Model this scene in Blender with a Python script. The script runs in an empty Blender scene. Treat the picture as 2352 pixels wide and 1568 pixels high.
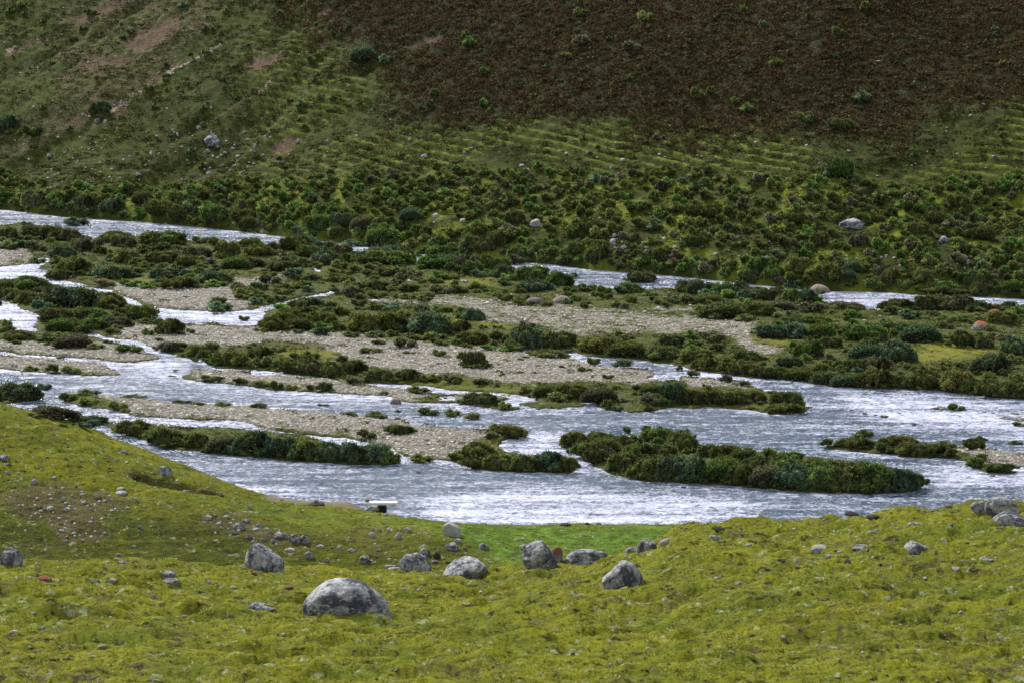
import bpy, math, random
import numpy as np
from mathutils import Vector, Matrix

sc = bpy.context.scene
COL = sc.collection

# ------------------------------------------------------------------ camera, sky, sun, exposure
PITCH = math.radians(10.5)
CAM_Z = 30.0
FPX = 5553.0                     # focal length in units of a 2352 px wide frame
cam_d = bpy.data.cameras.new("camera")
cam = bpy.data.objects.new("camera", cam_d)
COL.objects.link(cam)
cam.location = (0, 0, CAM_Z)
cam.rotation_euler = (math.radians(90) - PITCH, 0, 0)
cam_d.sensor_width = 36.0
cam_d.lens = FPX / 2352 * 36
cam_d.clip_end = 3000
cam_d.dof.use_dof = True
cam_d.dof.focus_distance = 150
cam_d.dof.aperture_fstop = 2.8
sc.camera = cam

SUN_EL, SUN_AZ = math.radians(44), math.radians(-36)      # azimuth from +Y (up the valley side), clockwise
world = bpy.data.worlds.new("World")
sc.world = world
world.use_nodes = True
wn, wl = world.node_tree.nodes, world.node_tree.links
wn.clear()
wo = wn.new("ShaderNodeOutputWorld")
wb = wn.new("ShaderNodeBackground")
sky = wn.new("ShaderNodeTexSky")
sky.sky_type = 'NISHITA'
sky.sun_disc = False
sky.sun_elevation = SUN_EL
sky.sun_rotation = SUN_AZ
sky.altitude = 3800
sky.dust_density = 2.0
wt = wn.new("ShaderNodeTexCoord")
wm = wn.new("ShaderNodeMapping")
wm.inputs['Scale'].default_value = (1.0, 1.0, 2.6)
wno = wn.new("ShaderNodeTexNoise")
wno.inputs['Scale'].default_value = 2.2
wno.inputs['Detail'].default_value = 6
wno.inputs['Roughness'].default_value = 0.6
wr = wn.new("ShaderNodeValToRGB")
wr.color_ramp.elements[0].position = 0.33
wr.color_ramp.elements[1].position = 0.62
wr.color_ramp.elements[0].color = (0.30, 0.30, 0.30, 1)
wr.color_ramp.elements[1].color = (0.95, 0.95, 0.95, 1)
wx = wn.new("ShaderNodeMix")
wx.data_type = 'RGBA'
wx.inputs['B'].default_value = (9.6, 10.0, 11.0, 1)      # sunlit cloud layer, same units as the sky texture
wl.new(wt.outputs['Generated'], wm.inputs['Vector'])
wl.new(wm.outputs['Vector'], wno.inputs['Vector'])
wl.new(wno.outputs['Fac'], wr.inputs['Fac'])
wl.new(wr.outputs['Color'], wx.inputs['Factor'])
wl.new(sky.outputs['Color'], wx.inputs['A'])
wl.new(wx.outputs['Result'], wb.inputs['Color'])
wb.inputs['Strength'].default_value = 0.056
wl.new(wb.outputs['Background'], wo.inputs['Surface'])

sun_d = bpy.data.lights.new("sun", 'SUN')
sun = bpy.data.objects.new("sun", sun_d)
COL.objects.link(sun)
sun_d.energy = 3.5
sun_d.angle = math.radians(10)
sun_d.color = (1.0, 0.95, 0.87)
_sd = Vector((math.cos(SUN_EL) * math.sin(SUN_AZ), math.cos(SUN_EL) * math.cos(SUN_AZ), math.sin(SUN_EL)))
sun.rotation_euler = _sd.to_track_quat('Z', 'Y').to_euler()
sun.location = (0, 0, 200)

sc.view_settings.view_transform = 'Standard'
sc.view_settings.look = 'None'
sc.view_settings.gamma = 1
sc.view_settings.exposure = 0.95

# ------------------------------------------------------------------ geometry of the view
CT, ST = math.cos(PITCH), math.sin(PITCH)

def ray(px, py):
    dx = (np.asarray(px, float) - 1176) / FPX
    dy = (784 - np.asarray(py, float)) / FPX
    return dx, CT + dy * ST, -ST + dy * CT

def unproj(px, py, z=0.0):
    x, y, w = ray(px, py)
    t = (z - CAM_Z) / w
    return x * t, y * t

def proj(x, y, z):
    zz = np.asarray(z, float) - CAM_Z
    d = y * CT - zz * ST
    return 1176 + FPX * x / d, 784 - FPX * (y * ST + zz * CT) / d

ZO = {1: (0, 0, .3335), 2: (784.4, 0, .3335), 3: (1568.8, 0, .3335),
      4: (0, 459.4, .3335), 5: (784.4, 459.4, .3335), 6: (1568.8, 459.4, .3335),
      7: (0, 918.75, .41415), 8: (784.4, 918.75, .41415), 9: (1568.8, 918.75, .41415), 0: (0, 0, 1)}

def zc(k, x, y):
    o = ZO[k]
    return o[0] + x * o[2], o[1] + y * o[2]

def P(k, s):
    """'x,y x,y ...' in survey sheet k -> list of points"""
    return [zc(k, *map(float, q.split(','))) for q in s.split()]

# ------------------------------------------------------------------ noise
def _hash(ix, iy, seed):
    h = (ix.astype(np.int64) * 374761393 + iy.astype(np.int64) * 668265263 + seed * 974711) & 0x7fffffff
    h = ((h ^ (h >> 13)) * 1274126177) & 0x7fffffff
    return ((h ^ (h >> 16)) & 0xffff) / 65535.0

def noise(x, y, seed=0):
    x = np.asarray(x, float); y = np.asarray(y, float)
    x0 = np.floor(x); y0 = np.floor(y)
    fx = x - x0; fy = y - y0
    def g(ix, iy, dx, dy):
        a = _hash(ix, iy, seed) * 2 * np.pi
        return np.cos(a) * dx + np.sin(a) * dy
    u = fx * fx * fx * (fx * (fx * 6 - 15) + 10)
    v = fy * fy * fy * (fy * (fy * 6 - 15) + 10)
    a = g(x0, y0, fx, fy); b = g(x0 + 1, y0, fx - 1, fy)
    c = g(x0, y0 + 1, fx, fy - 1); d = g(x0 + 1, y0 + 1, fx - 1, fy - 1)
    return (a + (b - a) * u + (c - a) * v + (a - b - c + d) * u * v) * 1.5

def fbm(x, y, seed=0, octv=4, gain=.5):
    s = 0; a = 1; f = 1
    for i in range(octv):
        s = s + a * noise(x * f, y * f, seed + i * 17)
        a *= gain; f *= 2.03
    return s

def sstep(a, b, x):
    t = np.clip((x - a) / (b - a), 0, 1)
    return t * t * (3 - 2 * t)

# ------------------------------------------------------------------ survey rasters (a map of cover, read from the traced outlines)
RS = 2.0
RW, RH = 1176, 784

def fill(mask, poly, val):
    p = np.array(poly) / RS
    x0, x1 = int(max(0, p[:, 0].min() - 1)), int(min(RW, p[:, 0].max() + 2))
    y0, y1 = int(max(0, p[:, 1].min() - 1)), int(min(RH, p[:, 1].max() + 2))
    if x1 <= x0 or y1 <= y0:
        return
    gx, gy = np.meshgrid(np.arange(x0, x1) + .5, np.arange(y0, y1) + .5)
    ins = np.zeros(gx.shape, bool)
    n = len(p)
    for i in range(n):
        ax, ay = p[i]; bx, by = p[(i + 1) % n]
        if ay == by:
            continue
        c = ((ay > gy) != (by > gy)) & (gx < (bx - ax) * (gy - ay) / (by - ay) + ax)
        ins ^= c
    mask[y0:y1, x0:x1][ins] = val

def blur(m, rx, ry):
    for ax, r in ((1, rx), (0, ry)):
        if r < 1:
            continue
        for _ in range(2):
            pad = [(0, 0), (0, 0)]
            pad[ax] = (r + 1, r)
            c = np.cumsum(np.pad(m, pad, mode='edge'), axis=ax)
            k = 2 * r + 1
            m = (c[:, k:] - c[:, :-k] if ax else c[k:] - c[:-k]) / k
    return m

def samp(m, px, py):
    x = np.clip(np.asarray(px) / RS - .5, 0, RW - 1.001); y = np.clip(np.asarray(py) / RS - .5, 0, RH - 1.001)
    i = x.astype(int); j = y.astype(int); fx = x - i; fy = y - j
    return (m[j, i] * (1 - fx) + m[j, i + 1] * fx) * (1 - fy) + (m[j + 1, i] * (1 - fx) + m[j + 1, i + 1] * fx) * fy

land = np.ones((RH, RW), np.float32)
# far channel
FAR_TOP = [(-60, 478), (0, 484), (67, 491), (133, 500), (233, 507), (320, 512), (400, 520), (500, 529), (600, 540), (650, 547), (784, 562), (850, 568),
           (960, 583), (1160, 602), (1268, 611), (1350, 622), (1435, 629), (1568, 640), (1700, 654), (1880, 673), (1985, 674), (2119, 680), (2270, 686), (2352, 691), (2420, 696)]
far_bot = [(2420, 706), (2352, 703), (2230, 703), (2110, 704), (2050, 702), (2015, 715), (1990, 715), (1982, 706), (1900, 698), (1870, 692), (1700, 677), (1568, 664),
           (1518, 664), (1400, 662), (1318, 658), (1296, 646), (1278, 633), (1178, 618), (960, 604), (940, 596), (800, 582), (650, 566), (617, 564), (520, 564), (467, 555),
           (330, 544), (240, 540), (213, 553), (187, 549), (160, 532), (100, 519), (43, 512), (0, 521), (-60, 521)]
fill(land, FAR_TOP + far_bot, 0)
WATER = [
    (4, "0,465 130,450 200,440 270,398 350,405 330,440 250,475 330,485 320,520 300,545 400,555 520,570 640,610 760,622 820,650 870,670 962,708 945,728 1060,745 1250,768 1400,772 1600,772 1700,752 1840,735 1960,702 2100,668 2250,640 2310,620 2330,640 2250,668 2100,695 1960,722 1835,765 1800,835 1740,872 1500,862 1270,857 1050,830 1080,790 1050,755 900,738 870,703 800,663 700,657 660,652 600,627 450,602 380,592 250,562 100,547 0,545"),
    (4, "0,695 90,713 170,760 262,790 268,850 200,872 265,903 330,925 520,930 650,925 800,955 980,980 1080,1040 1200,1073 1370,1100 1480,1158 1560,1160 1740,1165 1900,1187 2100,1210 2300,1236 2352,1240 2352,1256 2200,1237 1900,1212 1740,1207 1720,1182 1550,1178 1310,1165 1300,1202 1210,1222 1060,1232 830,1205 820,1160 700,1130 400,1105 150,1082 0,1072 0,1043 150,1065 400,1085 700,1103 900,1128 1060,1110 1100,1082 990,1040 940,1012 880,1008 780,985 700,952 540,947 330,928 250,912 100,902 85,880 95,840 0,832"),
    (4, "680,430 740,435 735,446 690,440"), (4, "915,450 1050,446 1095,455 1000,462"), (4, "1170,462 1300,470 1320,500 1250,498"), (4, "1325,398 1420,402 1500,412 1480,422 1380,412"),
    (4, "2100,462 2180,475 2232,500 2205,508 2150,485"), (4, "2010,560 2060,550 2080,565 2050,578 2010,575"), (4, "620,468 665,470 660,480 625,480"), (4, "980,500 1020,500 1010,510 985,510"),
    (5, "1240,1025 1450,1045 1600,1050 1700,1075 1900,1085 2100,1110 2352,1150 2352,1200 2300,1245 2250,1255 2110,1235 2130,1215 2200,1190 2070,1165 1830,1147 1700,1132 1600,1097 1250,1060"),
    (5, "155,1262 400,1272 560,1280 640,1295 800,1313 1000,1323 1200,1343 1340,1362 1290,1375 1100,1362 900,1347 640,1333 560,1307 330,1297 160,1274"),
    (5, "650,1358 800,1358 790,1382 660,1376"),
    (5, "1100,1385 1300,1372 1500,1400 1700,1395 1850,1415 1850,1460 1700,1470 1300,1450 1160,1420"),
    # the main river and everything this side of it
    (0, "-40,846 0,848 50,853 100,858 187,864 277,861 354,868 400,868 450,876 534,885 634,896 700,900 784,905"),
]
fill(land, P(0, "-60,846 0,848 50,853 100,857 187,864 277,862 354,868 400,868 450,876 534,885 634,896 700,900 784,904 895,911 925,921 1005,926 1052,929 1100,932 1151,942 1200,943 1251,939 1318,943 1371,936 1401,944 1451,948 1501,944 1530,938 1569,938 1649,936 1700,942 1756,949 1802,951 1855,946 1852,930 1845,914 1840,905 1770,902 1735,890 1728,880 1698,873 1652,872 1612,867 1569,863 1500,856 1500,840 1569,848 1636,856 1702,866 1802,873 1886,881 1902,888 1986,893 2069,896 2169,901 2236,908 2302,916 2352,919 2420,923 2420,1400 -60,1400"), 0)
for k, s in WATER[:-1]:
    fill(land, P(k, s), 0)
ISLANDS = [
    (4, "-120,1330 0,1330 200,1325 300,1345 285,1378 200,1390 0,1400 -120,1400"),
    # long gravel bar and the shrub strip below it
    (0, "130,916 173,903 233,906 300,913 400,924 567,934 667,940 734,945 784,951 895,961 928,968 940,976 990,980 1110,985 1150,975 1205,985 1212,1003 1170,1010 1145,1016 1152,1030 1172,1040 1322,1060 1327,1074 1314,1085 1198,1087 1115,1078 1074,1074 1053,1064 1016,1057 962,1055 935,1050 915,1040 880,1025 784,1005 700,1000 620,987 570,970 517,963 463,966 394,962 303,955 297,950 240,940 170,930"),
    (0, "60,925 150,960 260,985 290,1000 390,1030 520,1045 660,1058 784,1068 916,1068 924,1062 905,1045 784,1020 758,1016 700,1005 600,990 500,982 427,983 352,976 265,980 248,968 182,953 130,940"),
    (8, "1213,235 1222,262 1330,300 1390,362 1490,402 1680,452 1894,462"),
    (0, "1289,1018 1290,1028 1335,1043 1360,1068 1401,1086 1480,1106 1568,1111 1693,1118 1817,1126 1921,1135 2065,1133 2107,1126 2119,1110 2103,1090 2060,1078 1980,1065 1900,1055 1780,1042 1690,1030 1600,1022 1500,1010 1400,1005 1310,1003"),
    (9, "750,252 780,262 900,280 1070,298 1200,312 1400,328 1560,336 1600,348 1580,372 1690,402 1850,412 1865,400 1770,380 1750,366 2030,378 2030,290 1891,292 1700,276 1500,256 1350,242 1000,238 900,240"),
    (6, "1980,1452 2050,1446 2200,1462 2500,1478 2500,1492 2300,1482 2110,1466"), (6, "2105,1490 2200,1490 2500,1508 2500,1525 2250,1515"),
    (6, "1600,1424 1720,1418 1935,1424 1900,1436 1780,1446 1740,1432"), (6, "2235,1538 2500,1542 2500,1566 2290,1560"), (6, "1810,1478 1940,1474 1950,1486 1850,1492"),
    (6, "1210,1466 1330,1462 1345,1470 1230,1476"), (6, "1400,1474 1530,1472 1540,1480 1440,1482"),
    (5, "1160,1402 1350,1385 1500,1412 1700,1404 1690,1425 1500,1440 1300,1430"), (5, "1700,1438 1760,1428 1860,1452 2010,1462 2160,1455 2160,1428 1900,1415 1760,1410"),
    (4, "1150,1172 1220,1166 1228,1178 1160,1186"), (4, "1080,1206 1150,1212 1130,1222 1090,1220"), (4, "870,1186 905,1184 900,1196 880,1196"), (4, "1215,1132 1255,1132 1250,1142 1220,1140"),
    (4, "1440,782 1590,786 1580,800 1460,798"),
]
for k, s in ISLANDS:
    fill(land, P(k, s), 1)
gravel = np.zeros((RH, RW), np.float32)
GRAVEL = [
    (4, "740,600 850,598 1000,618 1200,628 1400,622 1580,603 1630,640 1560,655 1640,690 1720,720 1660,765 1400,768 1250,760 1100,745 960,700 850,655", 1),
    (4, "900,880 1300,880 1700,880 1790,915 2000,922 2352,945 2360,1090 2200,1010 1900,985 1600,1032 1280,1030 1080,1045 970,985 750,935", 1),
    (5, "-10,935 200,955 330,985 600,1005 800,1040 1000,1035 1250,1060 1600,1098 1900,1160 2150,1190 2250,1260 2050,1295 1900,1275 1400,1265 1250,1290 1100,1270 850,1240 550,1210 200,1180 150,1130 -10,1100", 1),
    (4, "-20,985 350,1010 750,1000 980,1050 1100,1080 1060,1115 900,1125 700,1100 400,1080 150,1060 -20,1040", .9),
    (4, "-20,1078 400,1105 700,1130 820,1170 830,1205 550,1200 150,1175 -20,1165", .9),
    (4, "1300,1168 1500,1172 1740,1203 2200,1240 2352,1258 2360,1325 2000,1295 1600,1268 1320,1237", .95),
    (0, "200,908 300,912 400,924 567,934 667,940 734,945 784,951 895,961 930,972 990,985 1110,988 1130,1000 1080,1030 1040,1055 962,1055 915,1040 880,1025 784,1000 700,996 620,985 517,963 400,962 303,952 240,925", .9),
    (4, "-20,352 150,358 250,398 200,435 -20,462", .8),
    (5, "0,700 400,700 700,685 1000,690 1300,740 1800,760 2352,830 2360,950 2000,935 1600,965 1300,890 950,850 800,760 600,745 200,745", .62),
    (6, "-10,825 300,840 510,855 480,950 500,1000 740,1050 600,1090 400,1060 330,960 150,940 -10,930", .68),
    (6, "-10,765 90,768 120,790 -10,795", .7), (5, "2130,750 2352,755 2352,800 2150,790", .7),
    (4, "1590,545 1700,560 1900,530 2010,540 1990,575 1850,600 1700,640 1600,600", .75),
    (9, "1540,300 1400,268 1500,270 1900,296 2100,300 2100,370 1900,378 1700,365", 1),
    (5, "0,1285 170,1280 420,1300 640,1340 560,1370 400,1385 330,1355 0,1335", .9), (5, "640,1345 900,1352 1160,1370 1000,1420 760,1400", .7),
    (6, "1960,1440 2500,1470 2500,1525 2100,1500", 1), (6, "1590,1415 1940,1420 1900,1440 1740,1450", 1), (6, "-10,1215 130,1230 400,1285 480,1300 500,1320 100,1300 -10,1290", .9),
    (4, "480,205 700,205 690,225 500,222", 1), (7, "0,10 200,30 330,60 200,60 60,30", .7), (9, "160,440 900,520 1000,510 900,495 300,455", .8),
    (4, "0,540 120,545 100,560 0,556", .8),
]
for k, s, v in GRAVEL:
    fill(gravel, P(k, s), v)
mead = np.zeros((RH, RW), np.float32)          # bare close-grazed turf among the shrubs
for k, s in [(5, "730,790 830,800 860,860 900,860 1150,870 1160,920 1010,920 940,880 760,880"), (6, "1600,985 1900,1000 2200,1060 2000,1100 1650,1140 1400,1130 1600,1080 1640,1040"),
             (4, "1830,1060 2320,1060 2330,1110 2000,1100 1850,1080"), (4, "840,550 1080,560 1060,590 850,580"), (8, "800,240 900,230 930,290 820,290"), (6, "480,960 780,960 760,1020 500,1010"),
             (4, "1700,1165 1890,1185 2140,1220 2000,1205 1720,1175"), (5, "150,1250 800,1275 1300,1330 1320,1350 800,1300 160,1262"), (6, "-10,1420 300,1420 560,1450 560,1462 200,1440 -10,1435"), (5, "650,580 800,560 950,560 1130,580 1000,600 700,600")]:
    fill(mead, P(k, s), 1)
riffle_sheen = np.zeros((RH, RW), np.float32)         # shallow broken water and sky reflection painted as white
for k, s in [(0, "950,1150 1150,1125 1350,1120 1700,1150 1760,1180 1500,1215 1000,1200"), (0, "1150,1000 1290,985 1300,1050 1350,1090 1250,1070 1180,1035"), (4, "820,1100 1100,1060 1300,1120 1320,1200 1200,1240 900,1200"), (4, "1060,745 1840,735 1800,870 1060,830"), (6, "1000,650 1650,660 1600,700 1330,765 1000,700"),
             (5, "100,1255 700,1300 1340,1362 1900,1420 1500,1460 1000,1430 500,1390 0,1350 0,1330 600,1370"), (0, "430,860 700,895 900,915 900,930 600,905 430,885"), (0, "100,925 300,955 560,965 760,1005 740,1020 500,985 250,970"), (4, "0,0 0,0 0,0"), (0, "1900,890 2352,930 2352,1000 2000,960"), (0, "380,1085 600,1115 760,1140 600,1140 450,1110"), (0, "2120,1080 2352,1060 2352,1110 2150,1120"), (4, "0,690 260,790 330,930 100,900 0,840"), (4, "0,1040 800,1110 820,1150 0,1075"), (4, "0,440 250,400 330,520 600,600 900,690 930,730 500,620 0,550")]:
    fill(riffle_sheen, P(k, s), 1)
riffle_sheen_s = blur(riffle_sheen, 14, 5)
land_s = blur(land, 2, 1)
land_w = blur(land, 14, 5)
gravel_s = blur(gravel, 3, 2)
mead_s = blur(mead, 6, 3)
# cover of the far slope
heath = np.zeros((RH, RW), np.float32)
fill(heath, P(0, "760,-20 700,40 760,80 800,120 860,150 900,165 930,190 905,215 880,240 870,268 905,280 960,285 1000,280 1060,288 1110,262 1190,262 1240,280 1310,292 1380,280 1400,262 1440,255 1500,275 1570,290 1680,295 1760,305 1900,300 1990,318 2060,305 2120,280 2180,258 2240,235 2360,215 2420,200 2420,-40 760,-40"), 1)
fill(heath, P(0, "560,-20 680,-20 640,15 600,35 520,45 500,25"), .8)
fill(heath, P(0, "740,105 800,125 790,150 740,140"), .8); fill(heath, P(0, "900,95 1020,80 950,120 905,150 880,140"), .0)
soil = np.zeros((RH, RW), np.float32)
for k, s, v in [
    (1, "450,0 1500,0 1450,200 1150,420 950,640 820,820 600,900 300,1000 0,1080 0,900 350,700 450,450 300,300", .32), (1, "700,20 850,5 900,15 760,60 700,95 640,110 560,165 500,150 520,115 640,100", .9), (1, "1180,110 1230,100 1220,190 1100,280 980,340 900,330 860,280 930,240 1000,190 1080,170", .9),
    (1, "1230,170 1430,135 1400,160 1260,195", .8), (1, "560,355 700,390 860,400 900,380 940,420 820,440 650,440 700,490 560,470 540,440 620,415", .8),
    (1, "10,340 160,290 330,240 350,230 340,270 190,320 60,380", .8), (1, "340,475 430,520 480,500 495,520 470,555 400,530", .85), (1, "1680,420 1790,385 1900,365 1975,365 1930,400 1800,465 1700,470", 1),
    (1, "2020,368 2120,330 2200,295 2290,240 2250,310 2100,360", .9), (1, "2200,70 2310,35 2240,110 2180,130", .9), (1, "1850,1010 1940,960 2010,935 2050,960 2030,1010 1990,1035 1920,1040 1860,1030", 1),
    (1, "1780,1080 1900,1040 2010,1080 1950,1120 1820,1110", .5), (1, "610,640 700,670 790,690 870,680 920,670 850,720 790,780 750,740 700,690 640,670", .9), (1, "740,770 860,730 900,735 800,800", .7),
    (1, "1040,480 1150,505 1130,545 1000,600 930,640 850,620 1000,570", .55), (1, "1210,400 1330,400 1250,450 1100,470", .5), (1, "480,800 560,790 580,840 500,870 440,900", .7), (1, "90,1040 280,970 260,1010 130,1050", .6),
    (1, "660,1110 760,1070 740,1095 680,1120", .7), (1, "1080,930 1200,920 1190,980 1080,970", .5), (1, "880,1370 980,1300 1000,1350 900,1410", .6), (1, "1340,1210 1440,1140 1460,1170 1370,1230", .5), (1, "1000,1190 1140,1120 1130,1150 1020,1210", .45),
    (1, "860,1440 880,1410 860,1390", .3), (2, "410,310 520,275 620,245 705,245 680,285 560,305", 1), (1, "1700,300 1850,280 1990,180 2010,190 1880,330 1720,370", .4), (1, "1000,40 1190,90 1100,60 1050,20", .6), (1, "330,80 500,110 520,150 420,120", .5),
    (3, "2050,740 2180,720 2060,770", .6), (3, "2100,600 2300,520 2350,560 2150,620", .4), (3, "1730,920 1780,950 1740,950", .5), (6, "1440,560 1440,500 1470,440 1570,375 1600,390 1500,440 1470,500 1470,560", .5), (6, "2280,400 2352,390 2352,460 2290,460", .7), (6, "1740,570 2000,580 1960,610 1760,600", .0)]:
    fill(soil, P(k, s), v)
track = np.zeros((RH, RW), np.float32)         # pale scree threads in the gullies
for k, s in [(1, "890,660 950,632 1060,580 1150,520 1130,505 1180,470 1300,415 1390,380 1440,345 1530,300 1540,306 1450,355 1390,395 1300,432 1200,480 1155,535 1065,592 950,645 890,668"),
             (1, "760,735 800,715 870,685 860,700 800,730 780,770 770,770"), (1, "2030,368 2120,340 2200,310 2200,320 2120,352 2040,375"), (1, "1740,655 1810,620 1830,580 1880,530 1890,535 1840,590 1815,630 1750,662"), (1, "20,330 150,300 60,350", )]:
    fill(track, P(k, s), 1)
heath_w = blur(heath, 55, 20); heath_s = blur(heath, 45, 18); soil_s = blur(soil, 3, 2); track_s = blur(track, 1, 1)
belt = np.zeros((RH, RW), np.float32)
fill(belt, P(0, "-60,405 0,400 60,420 150,440 260,440 360,430 420,425 560,425 640,420 700,410 760,400 900,405 1000,395 1150,398 1300,400 1450,405 1560,400 1700,410 1850,415 2000,420 2120,430 2240,415 2420,410 2420,720 -60,520"), 1)
rubble = np.zeros((RH, RW), np.float32)
for k, s in [(5, "1700,180 1900,200 2352,220 2352,400 2000,400 1850,340 1750,260"), (6, "0,280 250,340 600,360 800,390 700,440 300,460 0,400"), (6, "1050,380 1600,370 1800,400 2000,400 2000,480 1600,500 1100,480"), (1, "400,1000 1100,900 1800,900 1800,1200 1000,1300 300,1300")]:
    fill(rubble, P(k, s), 1)
belt_s = blur(belt, 8, 6)
# cover of the near slope
nsoil_shade = np.zeros((RH, RW), np.float32); ngreen = np.zeros((RH, RW), np.float32); ntrack = np.zeros((RH, RW), np.float32)
for k, s, v in [(7, "0,520 120,470 300,440 470,490 620,520 760,560 700,600 560,620 540,680 600,760 480,790 330,780 260,650 100,640 0,560", .75), (7, "1100,640 1300,600 1450,700 1700,760 1780,800 1600,850 1480,790 1300,760 1150,690", .55),
                (8, "20,700 160,650 330,800 200,900 60,820", .25)]:
    fill(nsoil_shade, P(k, s), v)
for k, s, v in [(0, "900,1185 1000,1192 1340,1203 1640,1206 1640,1225 1500,1270 1340,1296 1120,1294 1110,1262 1050,1240 1010,1215", 1.0), (7, "800,470 1000,520 1300,540 1500,550 1894,590 1894,700 1600,700 1350,620 1000,540", .45), (8, "0,610 150,610 400,660 300,680 60,700 0,690", .3), (8, "640,740 960,760 960,840 760,830", 1)]:
    fill(ngreen, P(k, s), v)
fill(ntrack, P(0, "610,1136 700,1138 800,1146 900,1152 890,1172 840,1168 760,1160 660,1152 610,1146"), 1)
fill(nsoil_shade, P(0, '285,1078 340,1094 400,1105 450,1115 500,1121 500,1127 450,1123 400,1116 330,1103 285,1086'), 1.6)  # peat strip with the overhung step's shadow painted in
nsoil_shade_s = blur(nsoil_shade, 6, 2); ngreen_s = blur(ngreen, 12, 5); ntrack_s = blur(ntrack, 2, 1)

# ------------------------------------------------------------------ mesh and material helpers
def mesh_np(name, chunks, mats, attrs=None, smooth=False):
    """chunks: list of (V (n,3), F (m,k), material index)"""
    vs, li, lt, mi, off = [], [], [], [], 0
    for V, F, m in chunks:
        vs.append(V)
        li.append((F + off).ravel())
        lt.append(np.full(len(F), F.shape[1], np.int32))
        mi.append(np.full(len(F), m, np.int32) if np.isscalar(m) else m)
        off += len(V)
    V = np.concatenate(vs).astype(np.float32); li = np.concatenate(li).astype(np.int32); lt = np.concatenate(lt); mi = np.concatenate(mi).astype(np.int32)
    me = bpy.data.meshes.new(name)
    me.vertices.add(len(V)); me.vertices.foreach_set("co", V.ravel())
    me.loops.add(len(li)); me.loops.foreach_set("vertex_index", li)
    me.polygons.add(len(lt))
    st = np.zeros(len(lt), np.int32); st[1:] = np.cumsum(lt)[:-1]
    me.polygons.foreach_set("loop_start", st)
    me.polygons.foreach_set("loop_total", lt)
    me.polygons.foreach_set("material_index", mi)
    me.polygons.foreach_set("use_smooth", np.full(len(lt), smooth))
    for an, arr in (attrs or {}).items():
        if arr.ndim == 1:
            a = me.attributes.new(an, 'FLOAT', 'POINT'); a.data.foreach_set("value", arr.astype(np.float32))
        else:
            a = me.attributes.new(an, 'FLOAT_COLOR', 'POINT'); a.data.foreach_set("color", arr.astype(np.float32).ravel())
    for m in mats:
        me.materials.append(m)
    me.update(calc_edges=True)
    return me

def link(name, me, parent=None, **props):
    o = bpy.data.objects.new(name, me)
    COL.objects.link(o)
    if parent:
        o.parent = parent
    for k, v in props.items():
        o[k] = v
    return o

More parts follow.
